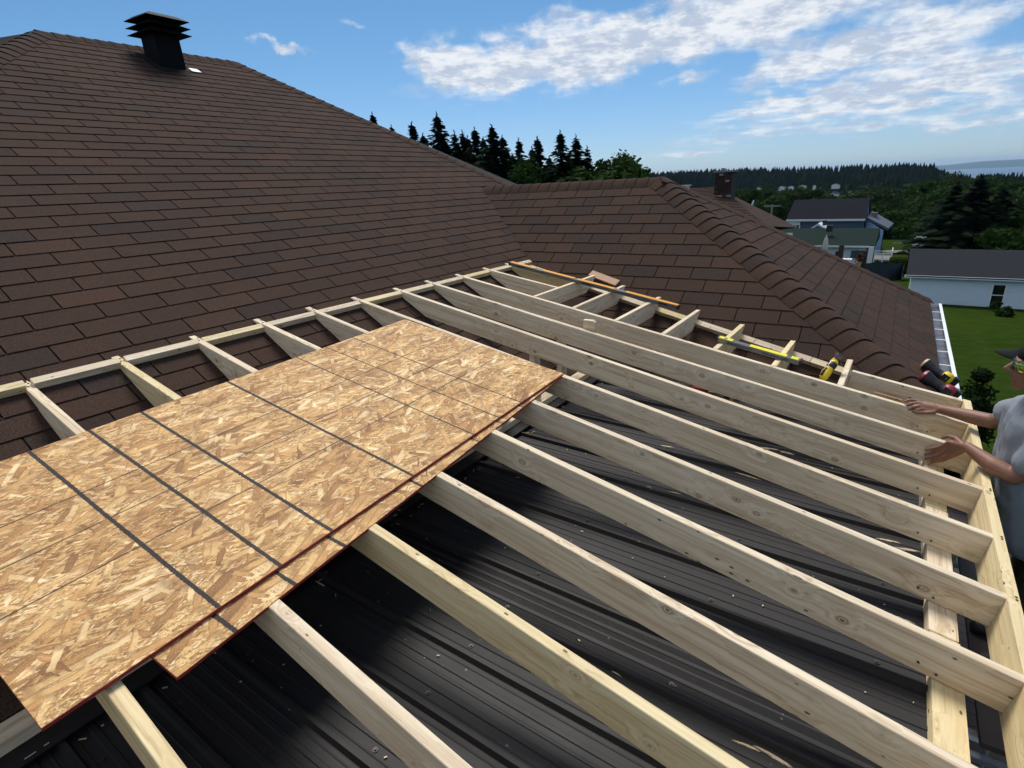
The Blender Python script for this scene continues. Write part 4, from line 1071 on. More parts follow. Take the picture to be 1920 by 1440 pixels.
for f in [(0, 1, 2, 3), (3, 2, 5, 4), (1, 5, 2), (0, 3, 4), (6, 8, 9, 7), (1, 7, 9, 5), (0, 4, 8, 6), (4, 5, 9, 8)]: b.face(f)
b.build('roof', ROOFGR, gh, recalc=True)
b = MB(); b.box(x0_, x1_, 77.93, 77.995, ez_ - .16, ez_ + .02); b.build('eave_trim', TRIM, gh)
b = MB(); p1, p2, p3 = at_d(1513, 446, 79.0), at_d(1533, 429, 81), at_d(1552, 446, 79.0)
# small cross gable
for px0, py0, px1, py1 in ((1515, 431, 1534, 419), (1534, 419, 1553, 431)):
    a_, c_ = at_d(px0, py0, 84.6), at_d(px1, py1, 84.6)
    b.v += [tuple(a_), tuple(c_), tuple(c_ + Vector((0, 0, -.22))), tuple(a_ + Vector((0, 0, -.22))), tuple(a_ + Vector((0, 3, 0))), tuple(c_ + Vector((0, 3, 0)))]
    k = len(b.v) - 6; b.face((k, k + 1, k + 2, k + 3)); b.face((k, k + 4, k + 5, k + 1))
b.build('gable_trim', TRIM, gh)
def wbox(name, px0, py0, px1, py1, D, dep, m, parent, frame_=0.0):
    a_, c_ = at_d(px0, py0, D), at_d(px1, py1, D); b = MB(); b.box(min(a_.x, c_.x), max(a_.x, c_.x), D - dep, D, min(a_.z, c_.z), max(a_.z, c_.z)); return b.build(name, m, parent)
for (a_, c_) in ((1596, 1604), (1607, 1618)):
    f_ = wbox('window', a_ - 1.2, 468, c_ + 1.2, 484, 78.44, .05, TRIM, gh); wbox('pane', a_, 469.5, c_, 484, 78.38, .02, simple('teal_glass', (.05, .10, .12), .1), f_)
wbox('door', 1567, 471, 1578, 484, 78.44, .05, BLK, gh)
wbox('plumbing_vent', 1551, 422, 1561, 434, 81.5, .5, BLK, gh); wbox('plumbing_vent', 1544, 413, 1550, 422, 86, .5, BLK, gh)
ch = wbox('chimney', 1438, 410, 1450, 432, 76, .8, simple('grey_chimney', (.32, .34, .36), .8), gh); wbox('cap', 1441.5, 406.5, 1447, 409.5, 76, .5, WHT, ch)
wbox('roof_box', 1452, 424, 1463, 432, 80.5, .6, BLK, gh)
wbox('skylight', 1475, 437, 1486, 441, 80.0, .1, TRIM, gh)
# deck with white railing
dk = empty('garden_deck', (0, 0, 0), 0, 'raised garden deck with white slatted railing at the corner of the green roofed house', 'deck')
a_, c_ = at_d(1638, 486, 73.5), at_d(1671, 486, 73.5)
b = MB(); b.box(a_.x, c_.x, 73.4, 77, a_.z - .15, a_.z); b.build('deck_floor', WOODG, dk)
tz = at_d(1638, 470, 73.5).z
for z_ in (tz, tz - .25, a_.z + .12):
    b = MB(); b.box(a_.x, c_.x, 73.4, 73.46, z_ - .06, z_); b.build('rail', TRIM, dk)
    b = MB(); b.box(c_.x - .06, c_.x, 73.47, 77, z_ - .06, z_); b.build('rail', TRIM, dk)
for i in range(3): b = MB(); xx = a_.x + (c_.x - a_.x) * i / 2; b.box(xx - .05, xx + .05, 73.36, 73.398, a_.z - 1.6, tz + .05); b.build('post', TRIM, dk)
b = MB()
for i in range(22): xx = a_.x + .06 + (c_.x - a_.x - .1) * i / 21; b.box(xx - .018, xx + .018, 73.41, 73.45, a_.z + .12, tz - .26)
b.build('baluster', TRIM, dk)
# dark screen panels and posts on the patio
for i, (px0, py0, px1, py1) in enumerate([(1574, 459, 1580, 484), (1630, 459, 1634, 505), (1625, 464, 1630, 508), (1620, 470, 1625, 508), (1615, 478, 1620, 506)]):
    o = wbox('screen_post', px0, py0, px1, py1, 72.0 - i * .3, .15, simple('dark_brown_wood', (.035, .018, .014), .7), None)
    tag(o, ['dark brown post standing in front of the white house door', 'tallest dark brown screen board beside the white corner post', 'second tallest dark brown screen board', 'third dark brown screen board down the step', 'lowest dark brown screen board of the stepped row'][i], 'post', 'dark boards of the patio screen' if i else None)
o = wbox('corner_post', 1629.5, 462, 1634, 495, 70.8, .15, TRIM, None); tag(o, 'white patio corner post right of the dark stepped boards', 'post')
fz = gz(2, 66)
fe = empty('mesh_fence', (0, 0, 0), 0, 'dark blue green windscreen fence enclosing the yard below the deck', 'fence')
MESHF = simple('dark_mesh_fabric', (.016, .030, .038), .8, var=.4, scale=2)
pts = [(1622, 493), (1645, 488), (1668, 492), (1697, 492), (1693, 506)]
prevp = None
for i, (px, py) in enumerate(pts):
    q_ = at_d(px, py, 64 + (2.5 if i == 3 else 0) - i * .1)
    b = MB(); b.box(q_.x - .04, q_.x + .04, q_.y - .04, q_.y + .04, q_.z - 2.6, q_.z + .1); b.build('post', MESHF if i not in (3,) else TRIM, fe)
    if prevp is not None:
        b = MB(); k = 8
        for j in range(k + 1):
            t = j / k; P_ = prevp.lerp(q_, t); sag = -.12 * math.sin(math.pi * t)
            b.v += [(P_.x, P_.y + .03 * math.sin(j * 2), P_.z + sag), (P_.x, P_.y + .03 * math.cos(j * 2), P_.z - 2.5)]
        for j in range(k): b.face((2 * j, 2 * j + 2, 2 * j + 3, 2 * j + 1))
        o = b.build('screen_panel', MESHF, fe); md = o.modifiers.new('th', 'SOLIDIFY'); md.thickness = .02
    prevp = q_
# umbrella
um = at_d(1550, 442, 70); e = empty('patio_umbrella', (um.x, um.y, um.z), 0, 'closed beige patio umbrella standing before the green roof', 'umbrella')
b = MB(); FABR = simple('beige_canvas', (.55, .52, .48), .8)
k = 8; prof = [(0, .03), (-.35, .16), (-.9, .24), (-1.4, .26), (-1.45, .15), (-1.9, .27), (-2.2, .30)]
for z_, r0 in prof:
    for j in range(16): a = 6.283 * j / 16; rr = r0 * (1 + (.22 if j % 2 else -.12)); b.v.append((math.cos(a) * rr, math.sin(a) * rr, z_))
for i in range(len(prof) - 1):
    for j in range(16): b.face((i * 16 + j, i * 16 + (j + 1) % 16, (i + 1) * 16 + (j + 1) % 16, (i + 1) * 16 + j))
b.build('canopy', FABR, e, recalc=True); b = MB(); b.tube([(0, 0, .12), (0, 0, -4.2)], .035, 8); b.build('pole', WHT, e)
# small patio things
o = wbox('covered_table', 1581, 484, 1597, 493, 71, 1.0, WHT, None); tag(o, 'white covered patio table beside the dark post of the white house', 'table')
fl = leaf_mesh(51, .9, .5, 300, m_leaf('red_flowers', (.12, .03, .02), (.2, .06, .03), (.06, .08, .02)), 4, 0, .09); q_ = at_d(1610, 492, 70.5); e = empty('flower_pot', (q_.x, q_.y, q_.z), 0, 'round planter of reddish flowers on the patio', 'planter')
inst('crown', fl[0], e); b = MB(); b.tube([(0, 0, -.45), (0, 0, 0.05)], [.22, .32], 12); b.build('pot', TAN, e)
# blue house
D3 = 108.0
bh = empty('blue_house', (0, 0, 0), 0, 'dark blue two storey house under a long navy grey gable roof', 'house')
e0, e1 = at_d(1474, 412, D3), at_d(1624, 411, D3); r0_, r1_ = at_d(1490, 374, D3 + 6), at_d(1632, 371, D3 + 6)
bz = -15.0
b = MB(); lap_wall(b, e0.x + 2.3, e1.x - .3, D3 + .4, bz, e0.z, .2); b.build('wall', siding('dark_blue_siding', (.055, .095, .145), .2), bh)
b = MB(); b.box(e0.x + 2.3, e1.x - .25, D3 + .45, D3 + 11.5, bz, e0.z - .1); b.v += [(e1.x - .24, D3 + .45, e0.z - .1), (e1.x - .24, D3 + 11.5, e0.z - .1), (e1.x - .24, D3 + 6, r1_.z - .3)]; k = len(b.v) - 3; b.face((k, k + 1, k + 2)); b.build('gable_wall', siding('mid_blue_siding', (.16, .27, .42), .2), bh)
b = MB(); b.v = [(e0.x, D3, e0.z), (e1.x, D3, e0.z), (r1_.x, D3 + 6, r1_.z), (r0_.x, D3 + 6, r1_.z), (e0.x, D3 + 12, e0.z), (e1.x, D3 + 12, e0.z)] ; b.v += [(x, y, z - .2) for x, y, z in b.v[:]]
for f in [(0, 1, 2, 3), (3, 2, 5, 4), (0, 3, 4), (6, 9, 8, 7), (9, 10, 11, 8), (0, 6, 7, 1), (1, 7, 8, 2), (2, 8, 11, 5), (0, 4, 10, 6)]: b.face(f)
b.build('roof', ROOFN, bh, recalc=True)
b = MB(); b.box(e0.x, e1.x - .1, D3 - .12, D3 - .005, e0.z - .28, e0.z + .02); b.build('eave_trim', TRIM, bh)
b = MB(); b.box(e0.x + .2, e0.x + 2.2, D3 + .2, D3 + .5, e0.z - .9, e0.z - .3)
for i in range(4): b.box(e0.x + .3 + i * .6, e0.x + .45 + i * .6, D3 + .1, D3 + .25, e0.z - 3, e0.z - .9)
b.build('porch', TRIM, bh)
# lean-to on its right
la, lb, lc = at_d(1625, 407, D3 + 1), at_d(1666, 428, D3 - 2), at_d(1664, 433, D3 - 2)
b = MB(); b.v = [tuple(la), tuple(lb), tuple(lb + Vector((.5, 6, .3))), tuple(la + Vector((.3, 7, .6))), tuple(la - Vector((0, 0, .35))), tuple(lb - Vector((0, 0, .35))), tuple(lb + Vector((.5, 6, -.05))), tuple(la + Vector((.3, 7, .25)))]
for f in [(0, 1, 2, 3), (4, 7, 6, 5), (0, 4, 5, 1), (1, 5, 6, 2), (2, 6, 7, 3), (3, 7, 4, 0)]: b.face(f)
b.build('lean_to_roof', simple('grey_blue_roof', (.09, .11, .14), .9, spec=.1), bh, recalc=True)
b = MB(); b.v = [tuple(la + Vector((0, .3, -.4))), tuple(lb + Vector((-.6, .3, -.4))), (lb.x - .6, lb.y + .3, bz), (la.x, la.y + .3, bz)]; b.face((0, 1, 2, 3)); b.v += [(x, y + 5, z) for x, y, z in b.v[:4]]; b.face((4, 7, 6, 5)); b.face((1, 5, 6, 2)); b.face((0, 4, 5, 1)); b.build('lean_to_wall', siding('lean_to_siding', (.26, .40, .58), .2), bh, recalc=True)
wbox('chimney', 1636, 398, 1644, 413, D3 + 4, .9, simple('brick_grey', (.16, .14, .12), .9), bh)
wbox('vent_pipe', 1577, 402, 1580, 409, D3 + 1.6, .2, BLK, bh)
# white shed, hedge, yard items, path
sh = empty('garden_shed', (0, 0, 0), 0, 'small white shed with light grey roof half hidden by the spruce', 'shed')
a_, c_ = at_d(1710, 459, 92), at_d(1735, 459, 92); t_ = at_d(1715, 440, 94)
b = MB(); lap_wall(b, a_.x + .15, c_.x, 92.2, a_.z - 2.3, a_.z, .2); b.box(a_.x + .15, c_.x, 92.22, 96, a_.z - 2.3, a_.z - .02); b.build('wall', TRIM, sh)
b = MB(); b.v = [(a_.x, 92, a_.z), (c_.x, 92, a_.z), (c_.x, 94, t_.z), (a_.x + .4, 94, t_.z), (a_.x, 96.2, a_.z), (c_.x, 96.2, a_.z)]; b.v += [(x, y, z - .1) for x, y, z in b.v[:]]
for f in [(0, 1, 2, 3), (3, 2, 5, 4), (0, 3, 4), (1, 5, 2), (6, 9, 8, 7), (9, 10, 11, 8), (0, 6, 7, 1), (1, 7, 11, 5), (4, 10, 6, 0)]: b.face(f)
b.build('roof', simple('light_grey_shingles', (.24, .25, .27), .9), sh, recalc=True)
b = MB(); b.box(a_.x - .02, c_.x, 91.93, 91.99, a_.z - .16, a_.z + .02); b.build('eave_trim', TRIM, sh)
# clipped hedge
ha, hb = at_d(1669, 486, 66), at_d(1722, 486, 66)
b = MB(); r_ = random.Random(9); hz = gz(1.0, 66)
for i in range(5200):
    x = r_.uniform(ha.x, hb.x); f_ = r_.random()
    if f_ < .5: q_ = Vector((x, 66 + r_.uniform(-.1, .1), r_.uniform(ha.z - 1.2, ha.z)))
    else: q_ = Vector((x, 66 + r_.uniform(0, 1.1), ha.z + r_.uniform(-.06, .06)))
    u = Vector((r_.gauss(0, 1), r_.gauss(0, 1), r_.gauss(0, 1))).normalized(); v_ = u.orthogonal().normalized(); quad(b, q_, u * .08, v_ * .07, r_.random())
b.box(ha.x + .05, hb.x - .05, 66.08, 67, ha.z - 1.3, ha.z - .06, var=.2)
o = b.build('clipped_hedge', m_leaf('hedge_foliage', (.035, .05, .008), (.055, .075, .012), (.085, .105, .02)), usevar=True); tag(o, 'low clipped olive green hedge behind the garage corner', 'hedge')
# upturned canoe / rock row on the yard
def lump(name, px, py, D, rx, ry, rz__, m, lab, cat):
    q_ = at_d(px, py, D); b = MB(); b.ball((0, 0, 0), (rx, ry, rz__), 14, 8)
    b.v = [tuple(Vector(v_) * (1 + .22 * noise.noise(Vector(v_) * 2 + Vector((px, 0, 0))))) for v_ in b.v]; o = b.build(name, m, None, smooth=True); o.location = q_; tag(o, lab, cat); return o
lump('brush_pile', 1687, 460, 95, 1.2, .7, .45, simple('dark_brush', (.03, .032, .028), .95, var=.6, scale=6), 'dark heap of brush on the yard left of the white shed', 'brush pile')
# gravel drive strip
rp0 = (1668, 471); 
b = MB()
for i in range(9):
    px = 1660 + i * 8; 
    for py in (469, 474): q_ = at_d(px, py, 86 if py == 469 else 83); b.v.append((q_.x, q_.y, q_.z))
for i in range(8): b.face((2 * i, 2 * i + 1, 2 * i + 3, 2 * i + 2))
tag(b.build('gravel_drive', simple('gravel', (.14, .13, .12), .9, var=.3, scale=3), recalc=True), kind='structure')
# rest of the yards: a terrace of lawn at the height the houses stand on
b = MB(); aa = [(1655, 448, 100), (1780, 448, 100), (1790, 505, 70), (1650, 505, 70)]
for px, py, D in aa: q_ = at_d(px, py, D); b.v.append(tuple(q_ + Vector((0, 0, -.12))))
b.face((0, 1, 2, 3)); tag(b.build('yard_lawn', m_ground(), recalc=True), kind='structure')
# brown neighbour roof with the brick chimney just beyond the wing
nb = empty('neighbour_house', (0, 0, 0), 0, 'brown roofed neighbouring house just beyond the wing, sloping down to the right', 'house')
A1, A2_, A3, A4 = at_d(1296, 354, 21), at_d(1342, 351, 21), at_d(1440, 424, 17.5), at_d(1300, 440, 16)
A0 = at_d(1240, 356, 21)
b = MB(); nrows = 26
def lp(a, c, t): return a.lerp(c, t)
L0, L1_ = A0, Vector((A0.x - .5, 15.5, A4.z)); R0, R1 = A2_, A3
for i in range(nrows):
    t0_, t1_ = i / nrows, (i + 1) / nrows
    p0, p1, p2, p3 = lp(L0, L1_, t0_), lp(R0, R1, t0_), lp(R0, R1, t1_), lp(L0, L1_, t1_); up = Vector((0, 0, .02))
    k = len(b.v); b.v += [tuple(p0), tuple(p1), tuple(p2 + up), tuple(p3 + up), tuple(p2), tuple(p3)]; v_ = rnd.random(); b.face((k, k + 1, k + 2, k + 3), 0, v_); b.face((k + 3, k + 2, k + 4, k + 5), 0, v_)
b.build('roof', SHG, nb, usevar=True, recalc=True)
b = MB(); b.v = [tuple(A2_), tuple(A3), (A3.x - .5, 27, A3.z - .8), (A2_.x - .6, 24.5, A2_.z - 2.0)]; b.face((0, 1, 2, 3)); b.build('end_roof', SHG, nb, recalc=True)
b = MB(); b.box(A0.x, A3.x - 1.2, 18.6, 23, -5.2, A3.z - .3); b.build('wall', WALLM, nb)
# brick chimney: individual bricks
BRK = m_b = None
m_b, g, bb = mat('chimney_brick'); oi = g.n('ShaderNodeObjectInfo').outputs['Random']
setp(g, bb, g.ramp(oi, [(0, (.035, .020, .017)), (.5, (.055, .030, .024)), (.8, (.07, .040, .032)), (.94, (.30, .27, .25)), (1, (.34, .32, .30))], 'CONSTANT'), .9, 0, .2)
c0, c1 = at_d(1339, 352, 20.0), at_d(1373, 322, 20.0)
Wc = (c1.x - c0.x); ctop = c1.z; cbot = at_d(1370, 369, 20).z - .4
b = MB(); b.box(c0.x + .012, c1.x - .012, 20.012, 20.7, cbot, ctop - .01); bc = b.build('chimney_core', simple('mortar', (.05, .042, .038), .95), nb)
rowsn = int((ctop - cbot) / .067); bm_ = MB(); nbr = 4; bw = Wc / nbr
bm_.box(-bw / 2 + .005, bw / 2 - .005, -.05, .05, 0, .057); bme = bm_.mesh('brick', [m_b]); bh_ = MB(); bh_.box(-bw / 4 + .005, bw / 4 - .005, -.05, .05, 0, .057); bhe = bh_.mesh('brick', [m_b])
for r in range(rowsn):
    z_ = cbot + r * .067; flare = .0
    if r % 2 == 0:
        for i in range(nbr): inst('brick', bme, nb, (c0.x + bw * (i + .5), 20.05 - flare, z_))
    else:
        inst('brick', bhe, nb, (c0.x + bw * .25, 20.05, z_)); inst('brick', bhe, nb, (c1.x - bw * .25, 20.05, z_))
        for i in range(nbr - 1): inst('brick', bme, nb, (c0.x + bw * (i + 1), 20.05, z_))
b = MB(); b.box(c0.x - .05, c1.x + .05, 19.95, 20.75, ctop, ctop + .05); b.tube([((c0.x + c1.x) / 2 - .1, 20.3, ctop + .05), ((c0.x + c1.x) / 2 - .1, 20.3, ctop + .13)], .07, 8); b.build('chimney_crown', simple('concrete_crown', (.20, .19, .18), .9), nb)
q_ = at_d(1287, 352, 20.5); b = MB(); b.tube([(q_.x, q_.y, q_.z - .1), (q_.x, q_.y, q_.z + .06)], .11, 12); b.tube([(q_.x, q_.y, q_.z + .06), (q_.x, q_.y, q_.z + .09)], .17, 12); b.build('roof_vent', ALU, nb)
# utility poles and a lamp
def pole(px, py, D, H, lab, arm=True):
    p_ = place_top(px, py, D, H); e = empty('utility_pole', p_, 0, lab, 'utility pole', 'utility poles among the trees'); b = MB(); b.tube([(0, 0, 0), (0, 0, H)], [.14, .10], 8); b.build('shaft', simple('grey_pole', (.25, .24, .22), .9), e)
    if arm: b = MB(); b.box(-1.1, 1.1, -.06, .06, H - .25, H - .08); b.build('crossarm', WOODG, e)
pole(1448, 384, 92, 9, 'utility pole with crossarm standing above the grey chimney')
pole(1911, 355, 170, 9, 'distant utility pole at the right edge among trees', False)
p_ = place_top(1411, 376, 80, 9); e = empty('street_lamp', p_, 0, 'pale street lamp with a leaning bracket left of the utility pole', 'street lamp'); b = MB(); b.tube([(0, 0, 0), (0, 0, 8.2), (-.4, 0, 7.6)], .07, 6); b.tube([(-.4, 0, 7.3), (.15, 0, 9)], .09, 6); b.tube([(.1, 0, 6.9), (1.6, 0, 6.85)], .06, 6); b.build('mast', WHT, e)
# far white houses on the slope
for i, (px, py, D, w, h_, cc) in enumerate([(1423, 354, 420, 3, 3, 0), (1467, 353, 430, 6, 4, 0), (1483, 352, 440, 6, 3, 0), (1505, 350, 440, 7, 3, 1), (1527, 351, 430, 3, 4, 0), (1567, 349, 420, 7, 4, 0), (1596, 369, 300, 6, 3, 2), (1640, 367, 280, 8, 3, 1), (1724, 357, 330, 4, 2, 0), (1703, 368, 300, 3, 2, 0), (1880, 356, 260, 9, 3, 1), (1895, 357, 255, 6, 3, 0), (1565, 366, 260, 3, 3, 0)]):
    q_ = at_d(px, py, D); e = empty('distant_house', (q_.x, q_.y, q_.z), rnd.uniform(-.4, .4), ['tiny white gabled house', 'tiny grey house', 'tiny red roofed house'][cc] + ' ' + ['showing left of the blue roof below the forest', 'second in the row below the forest', 'third in the row below the forest', 'fourth, wider, in the row below the forest', 'fifth, narrow, in the row below the forest', 'rightmost and brightest in the row below the forest', 'behind the ridge of the blue house', 'right of the blue house roof', 'on the wooded hump near the far right', 'at the left foot of the wooded hump', 'beyond the big spruce on the far right', 'outermost on the far right', 'poking above the blue house ridge'][i], 'house', 'small houses scattered in the valley')
    b = MB(); w *= .6; h_ *= .55; b.box(-w / 2, w / 2, -2, 2, -1.5, h_ * .35); b.v += [(-w / 2, -2, h_ * .35), (w / 2, -2, h_ * .35), (0, -2, h_ * .7)]; k = len(b.v) - 3; b.face((k, k + 1, k + 2)); b.build('wall', WHT if cc != 1 else WALLM, e)
    b = MB(); b.v = [(-w / 2 - .3, -2.3, h_ * .34), (0, -2.3, h_ * .75), (w / 2 + .3, -2.3, h_ * .34), (-w / 2 - .3, 2.3, h_ * .34), (0, 2.3, h_ * .75), (w / 2 + .3, 2.3, h_ * .34)]; b.face((0, 1, 4, 3)); b.face((1, 2, 5, 4)); b.build('roof', (ROOFG, ROOFG, REDP)[cc], e)

# ------------------------------------------------------------------ things lying on the frame
def topc(px, py, up): return hit(px, py, nJ, EZ0 + nJ * up)
def level(p0, p1, label, strip, body, w, h, lenparts, group=None):
    L = (p1 - p0).length; ex = (p1 - p0) / L; ey = nR.cross(ex).normalized(); ez = ex.cross(ey)
    e = bpy.data.objects.new('spirit_level', None); COL.objects.link(e); e.matrix_world = basis(ex, ey, ez, p0); tag(e, label, 'spirit level')
    b = MB(); b.prism([(-w / 2, -h), (w / 2, -h), (w / 2, -h + .008), (w * .28, -h + .010), (w * .28, -.010), (w / 2, -.008), (w / 2, 0), (-w / 2, 0), (-w / 2, -.008), (-w * .28, -.010), (-w * .28, -h + .010), (-w / 2, -h + .008)], .01, L - .01, 'x'); b.build('body', body, e, recalc=True)
    for a, c in lenparts: b = MB(); b.box(a * L, c * L, -w / 2 + .001, w / 2 - .001, .0005, .004); b.build('top_strip', strip, e)
    for a in (0, L - .012): b = MB(); b.box(a, a + .012, -w / 2 - .002, w / 2 + .002, -h - .001, .005); b.build('end_cap', BLK, e)
    for f in (.08, .5, .92):
        b = MB(); b.tube([(f * L - .02, 0, -.006), (f * L + .02, 0, -.006)], .008, 8); b.build('vial', simple('vial_green', (.45, .6, .08), .15), e)
        b = MB(); b.box(f * L - .035, f * L + .035, -w / 2 - .0008, w / 2 + .0008, -h * .72, -h * .28); b.build('vial_window', BLK if strip is ORA else GRY, e)
    return e
level(topc(957, 491, .034), topc(1274, 573, .034), 'long orange topped aluminium spirit level laid across the jack rafters', ORA, GRY, .052, .030,
      [(.0, .172), (.225, .42), (.44, .66), (.72, 1.0)])
level(topc(1346, 631, .034), topc(1504, 676, .034), 'short yellow and grey spirit level resting on two jack rafters', YEL2, GRY, .052, .030, [(.0, .09), (.12, .19), (.40, .83), (.88, .96)])
# wood offcut lying on the wing roof above the ledger
a_, c_ = hit(1107, 511, nB, pB + nB * .028), hit(1158, 530, nB, pB + nB * .028)
o = board('wood_offcut', a_, c_, .07, .018, nB, m_wood('pink_cedar', (.62, .42, .29), (.50, .32, .21), .2), None, .0015); tag(o, 'pinkish wood offcut lying on the shingles by the ledger above the long level', 'wood offcut')
# two dark shims leaning between the last rafter and the rim board
for i, (p_, q_) in enumerate((((1640, 736), (1692, 750)), ((1733, 754), (1765, 760)))):
    a_, c_ = hit(*p_, Vector((0, 1, 0)), Vector((0, 3.98 + .05 * i, 0))), hit(*q_, Vector((0, 1, 0)), Vector((0, 4.02 + .05 * i, 0)))
    ex = (c_ - a_).normalized(); b = MB(); L = (c_ - a_).length; b.prism([(0, -.004), (L, -.05), (L, 0), (0, .004)], -.009, .009, 'y'); o = b.build('wood_shim', WOODB, None, recalc=True)
    ey = Vector((0, 0, 1)).cross(ex).normalized(); o.matrix_world = basis(ex, ey, ex.cross(ey), a_); tag(o, ['longer tapered brown shim lying between the last long rafter and the end board', 'shorter dark brown shim just above the far hand'][i], 'wood shim')
# cordless multi tool hanging by its hook
def place(pts, label, cat, name):
    e = empty(name, pts, 0, label, cat); return e
pa, pb = hit(1541, 712, Vector((0, 1, 0)), Vector((0, 3.93, 0))), hit(1568, 674, Vector((0, 1, 0)), Vector((0, 4.06, 0)))
ex = (pb - pa).normalized(); ey = Vector((.2, 1, 0)); ey = (ey - ex * ey.dot(ex)).normalized(); ez = ex.cross(ey); Lt = (pb - pa).length
e = bpy.data.objects.new('cordless_tool', None); COL.objects.link(e); e.matrix_world = basis(ex, ey, ez, pa); tag(e, 'yellow and black cordless oscillating tool hanging beside the last jack rafter', 'power tool')
b = MB(); b.tube([(0, 0, 0), (.02, 0, 0), (Lt * .35, 0, .004), (Lt * .55, 0, .002), (Lt * .8, 0, 0), (Lt, 0, 0)], [.012, .026, .030, .024, .028, .020], 12); b.build('body', YEL, e, smooth=True)
b = MB(); b.tube([(Lt * .56, 0, .001), (Lt * .66, 0, .0), (Lt * .78, 0, 0)], [.0255, .029, .0285], 12); b.tube([(Lt * .1, -.022, .015), (Lt * .3, -.026, .018), (Lt * .45, -.022, .012)], .008, 8); b.build('grip', BLK, e, smooth=True)
b = MB(); b.box(Lt * .95, Lt * 1.12, -.025, .025, -.03, .01); b.build('head', BLK, e)
b = MB(); b.tube([(Lt * .9, -.03, .0), (Lt * .75, -.05, .01), (Lt * .5, -.055, .01), (Lt * .42, -.05, .0)], .0025, 6); b.tube([(Lt * 1.05, 0, 0), (Lt * 1.2, -.02, .01), (Lt * 1.3, .02, .03), (Lt * 1.22, .04, .02)], .003, 6); b.build('hook', ALU, e)
# two cordless blowers / lights lying on the eave corner
def cordless(p0, p1, r, endm, bodym, label, tint):
    p0, p1 = Vector(p0), Vector(p1); L = (p1 - p0).length; ex = (p1 - p0) / L; ey = nC.cross(ex).normalized(); ez = ex.cross(ey)
    e = bpy.data.objects.new('cordless_tool', None); COL.objects.link(e); e.matrix_world = basis(ex, ey, ez, p0); tag(e, label, 'power tool', 'two cordless tools on the eave corner')
    b = MB(); b.tube([(.0, 0, 0), (.012, 0, 0), (.03, 0, 0), (L * .35, 0, 0), (L * .6, 0, 0), (L * .7, 0, 0)], [r * .9, r * 1.02, r * .95, r * .74, r * .70, r * .8], 16); b.build('barrel', BLK, e, smooth=False)
    b = MB(); b.tube([(-.006, 0, 0), (.010, 0, 0)], [r * .86, r * 1.08], 18); b.tube([(-.008, 0, 0), (-.0065, 0, 0)], [r * .6, r * .7], 16); b.build('end_ring', endm, e)
    b = MB(); b.tube([(L * .68, 0, 0), (L * .74, 0, .004), (L * .86, 0, .006), (L * .95, 0, .0), (L * 1.0, 0, 0)], [r * .7, r * 1.0, r * 1.05, r * .9, r * .5], 14); b.build('motor_housing', bodym, e, smooth=True)
    b = MB(); b.prism([(L * .72, r * .5), (L * .86, r * .5), (L * 1.02, r * 1.9), (L * .90, r * 2.2)], -.016, .016, 'z', bev=.003); b.build('handle', bodym, e, recalc=True)
    b = MB(); b.box(L * .93, L * 1.13, r * .9, r * 1.9, -.032, .032); b.build('battery', BLK, e)
    b = MB(); b.box(L * .70, L * .93, -r * 1.02, -r * .7, -r * .4, r * .7); b.build('grip_pad', BLK, e)
U = lambda px, py, h: hit(px, py, nC, Vector((-2.22, YB, RZ)) + nC * h)
cordless(U(1733, 681, .055), U(1783, 716, .055), .042, TAN, YEL, 'black cordless tool with tan end ring and yellow motor, the farther of two', 0)
cordless(U(1731, 704, .060), U(1786, 742, .060), .046, REDP, REDP, 'black cordless tool with red end ring and red body, the nearer of two', 1)
# bits lying on the metal roof between rafters
h = hit(1363, 744, nM, cM); e = empty('tape_measure', (h.x, h.y, h.z + .01), .4, 'small round tape measure with yellow case on the metal roof between two rafters', 'tape measure')
b = MB(); b.tube([(0, -.015, .035), (0, .015, .035)], .034, 14); b.build('case', WHT, e); b = MB(); b.tube([(0, -.017, .035), (0, .017, .035)], .022, 12); b.build('disc', BLK, e); b = MB(); b.box(.03, .065, -.014, .014, .0, .03); b.build('foot', YEL, e)
h = hit(1318, 737, nM, cM); e = empty('hand_saw', (h.x - .1, h.y, h.z + .008), -.1, 'red and black hand tool lying on the metal roof in the gap between rafters', 'hand tool')
b = MB(); b.prism([(0, 0), (.12, .0), (.14, .03), (.02, .05)], 0, .03, 'z', bev=.003); b.build('handle', REDP, e, recalc=True); b = MB(); b.prism([(.14, .005), (.38, .012), (.38, .02), (.14, .045)], .012, .015, 'z'); b.build('blade', GRY, e, recalc=True); b = MB(); b.box(-.12, -.005, .0, .05, 0, .03); b.build('grip', BLK, e)
h = hit(1376, 702, Vector((0, 1, 0)), Vector((0, 3.62, 0))); e = empty('rubber_mallet', (h.x, 3.60, h.z - .03), .1, 'black rubber mallet head showing above the second long rafter from the far side', 'mallet')
b = MB(); b.tube([(-.05, 0, 0), (-.04, 0, 0.0), (.045, 0, -.004), (.055, 0, -.004)], [.018, .026, .026, .018], 12); b.build('head', BLK, e); b = MB(); b.tube([(0, 0, 0), (.01, .0, -.3)], .012, 8); b.build('handle', WOODB, e)
# loose pale blocks at the foot of the far rafters
for i, (px, py, lab) in enumerate(((1113, 686, 'pale splintered plank lying on the metal roof near the upper flashing'),)):
    h = hit(px, py, nM, cM); o = board('wood_scrap', (h.x - .12, h.y, h.z + .03), (h.x + .12, h.y - .05, h.z + .03), .06, .02, (0, 0, 1), WOODG, None); tag(o, lab, 'wood offcut')

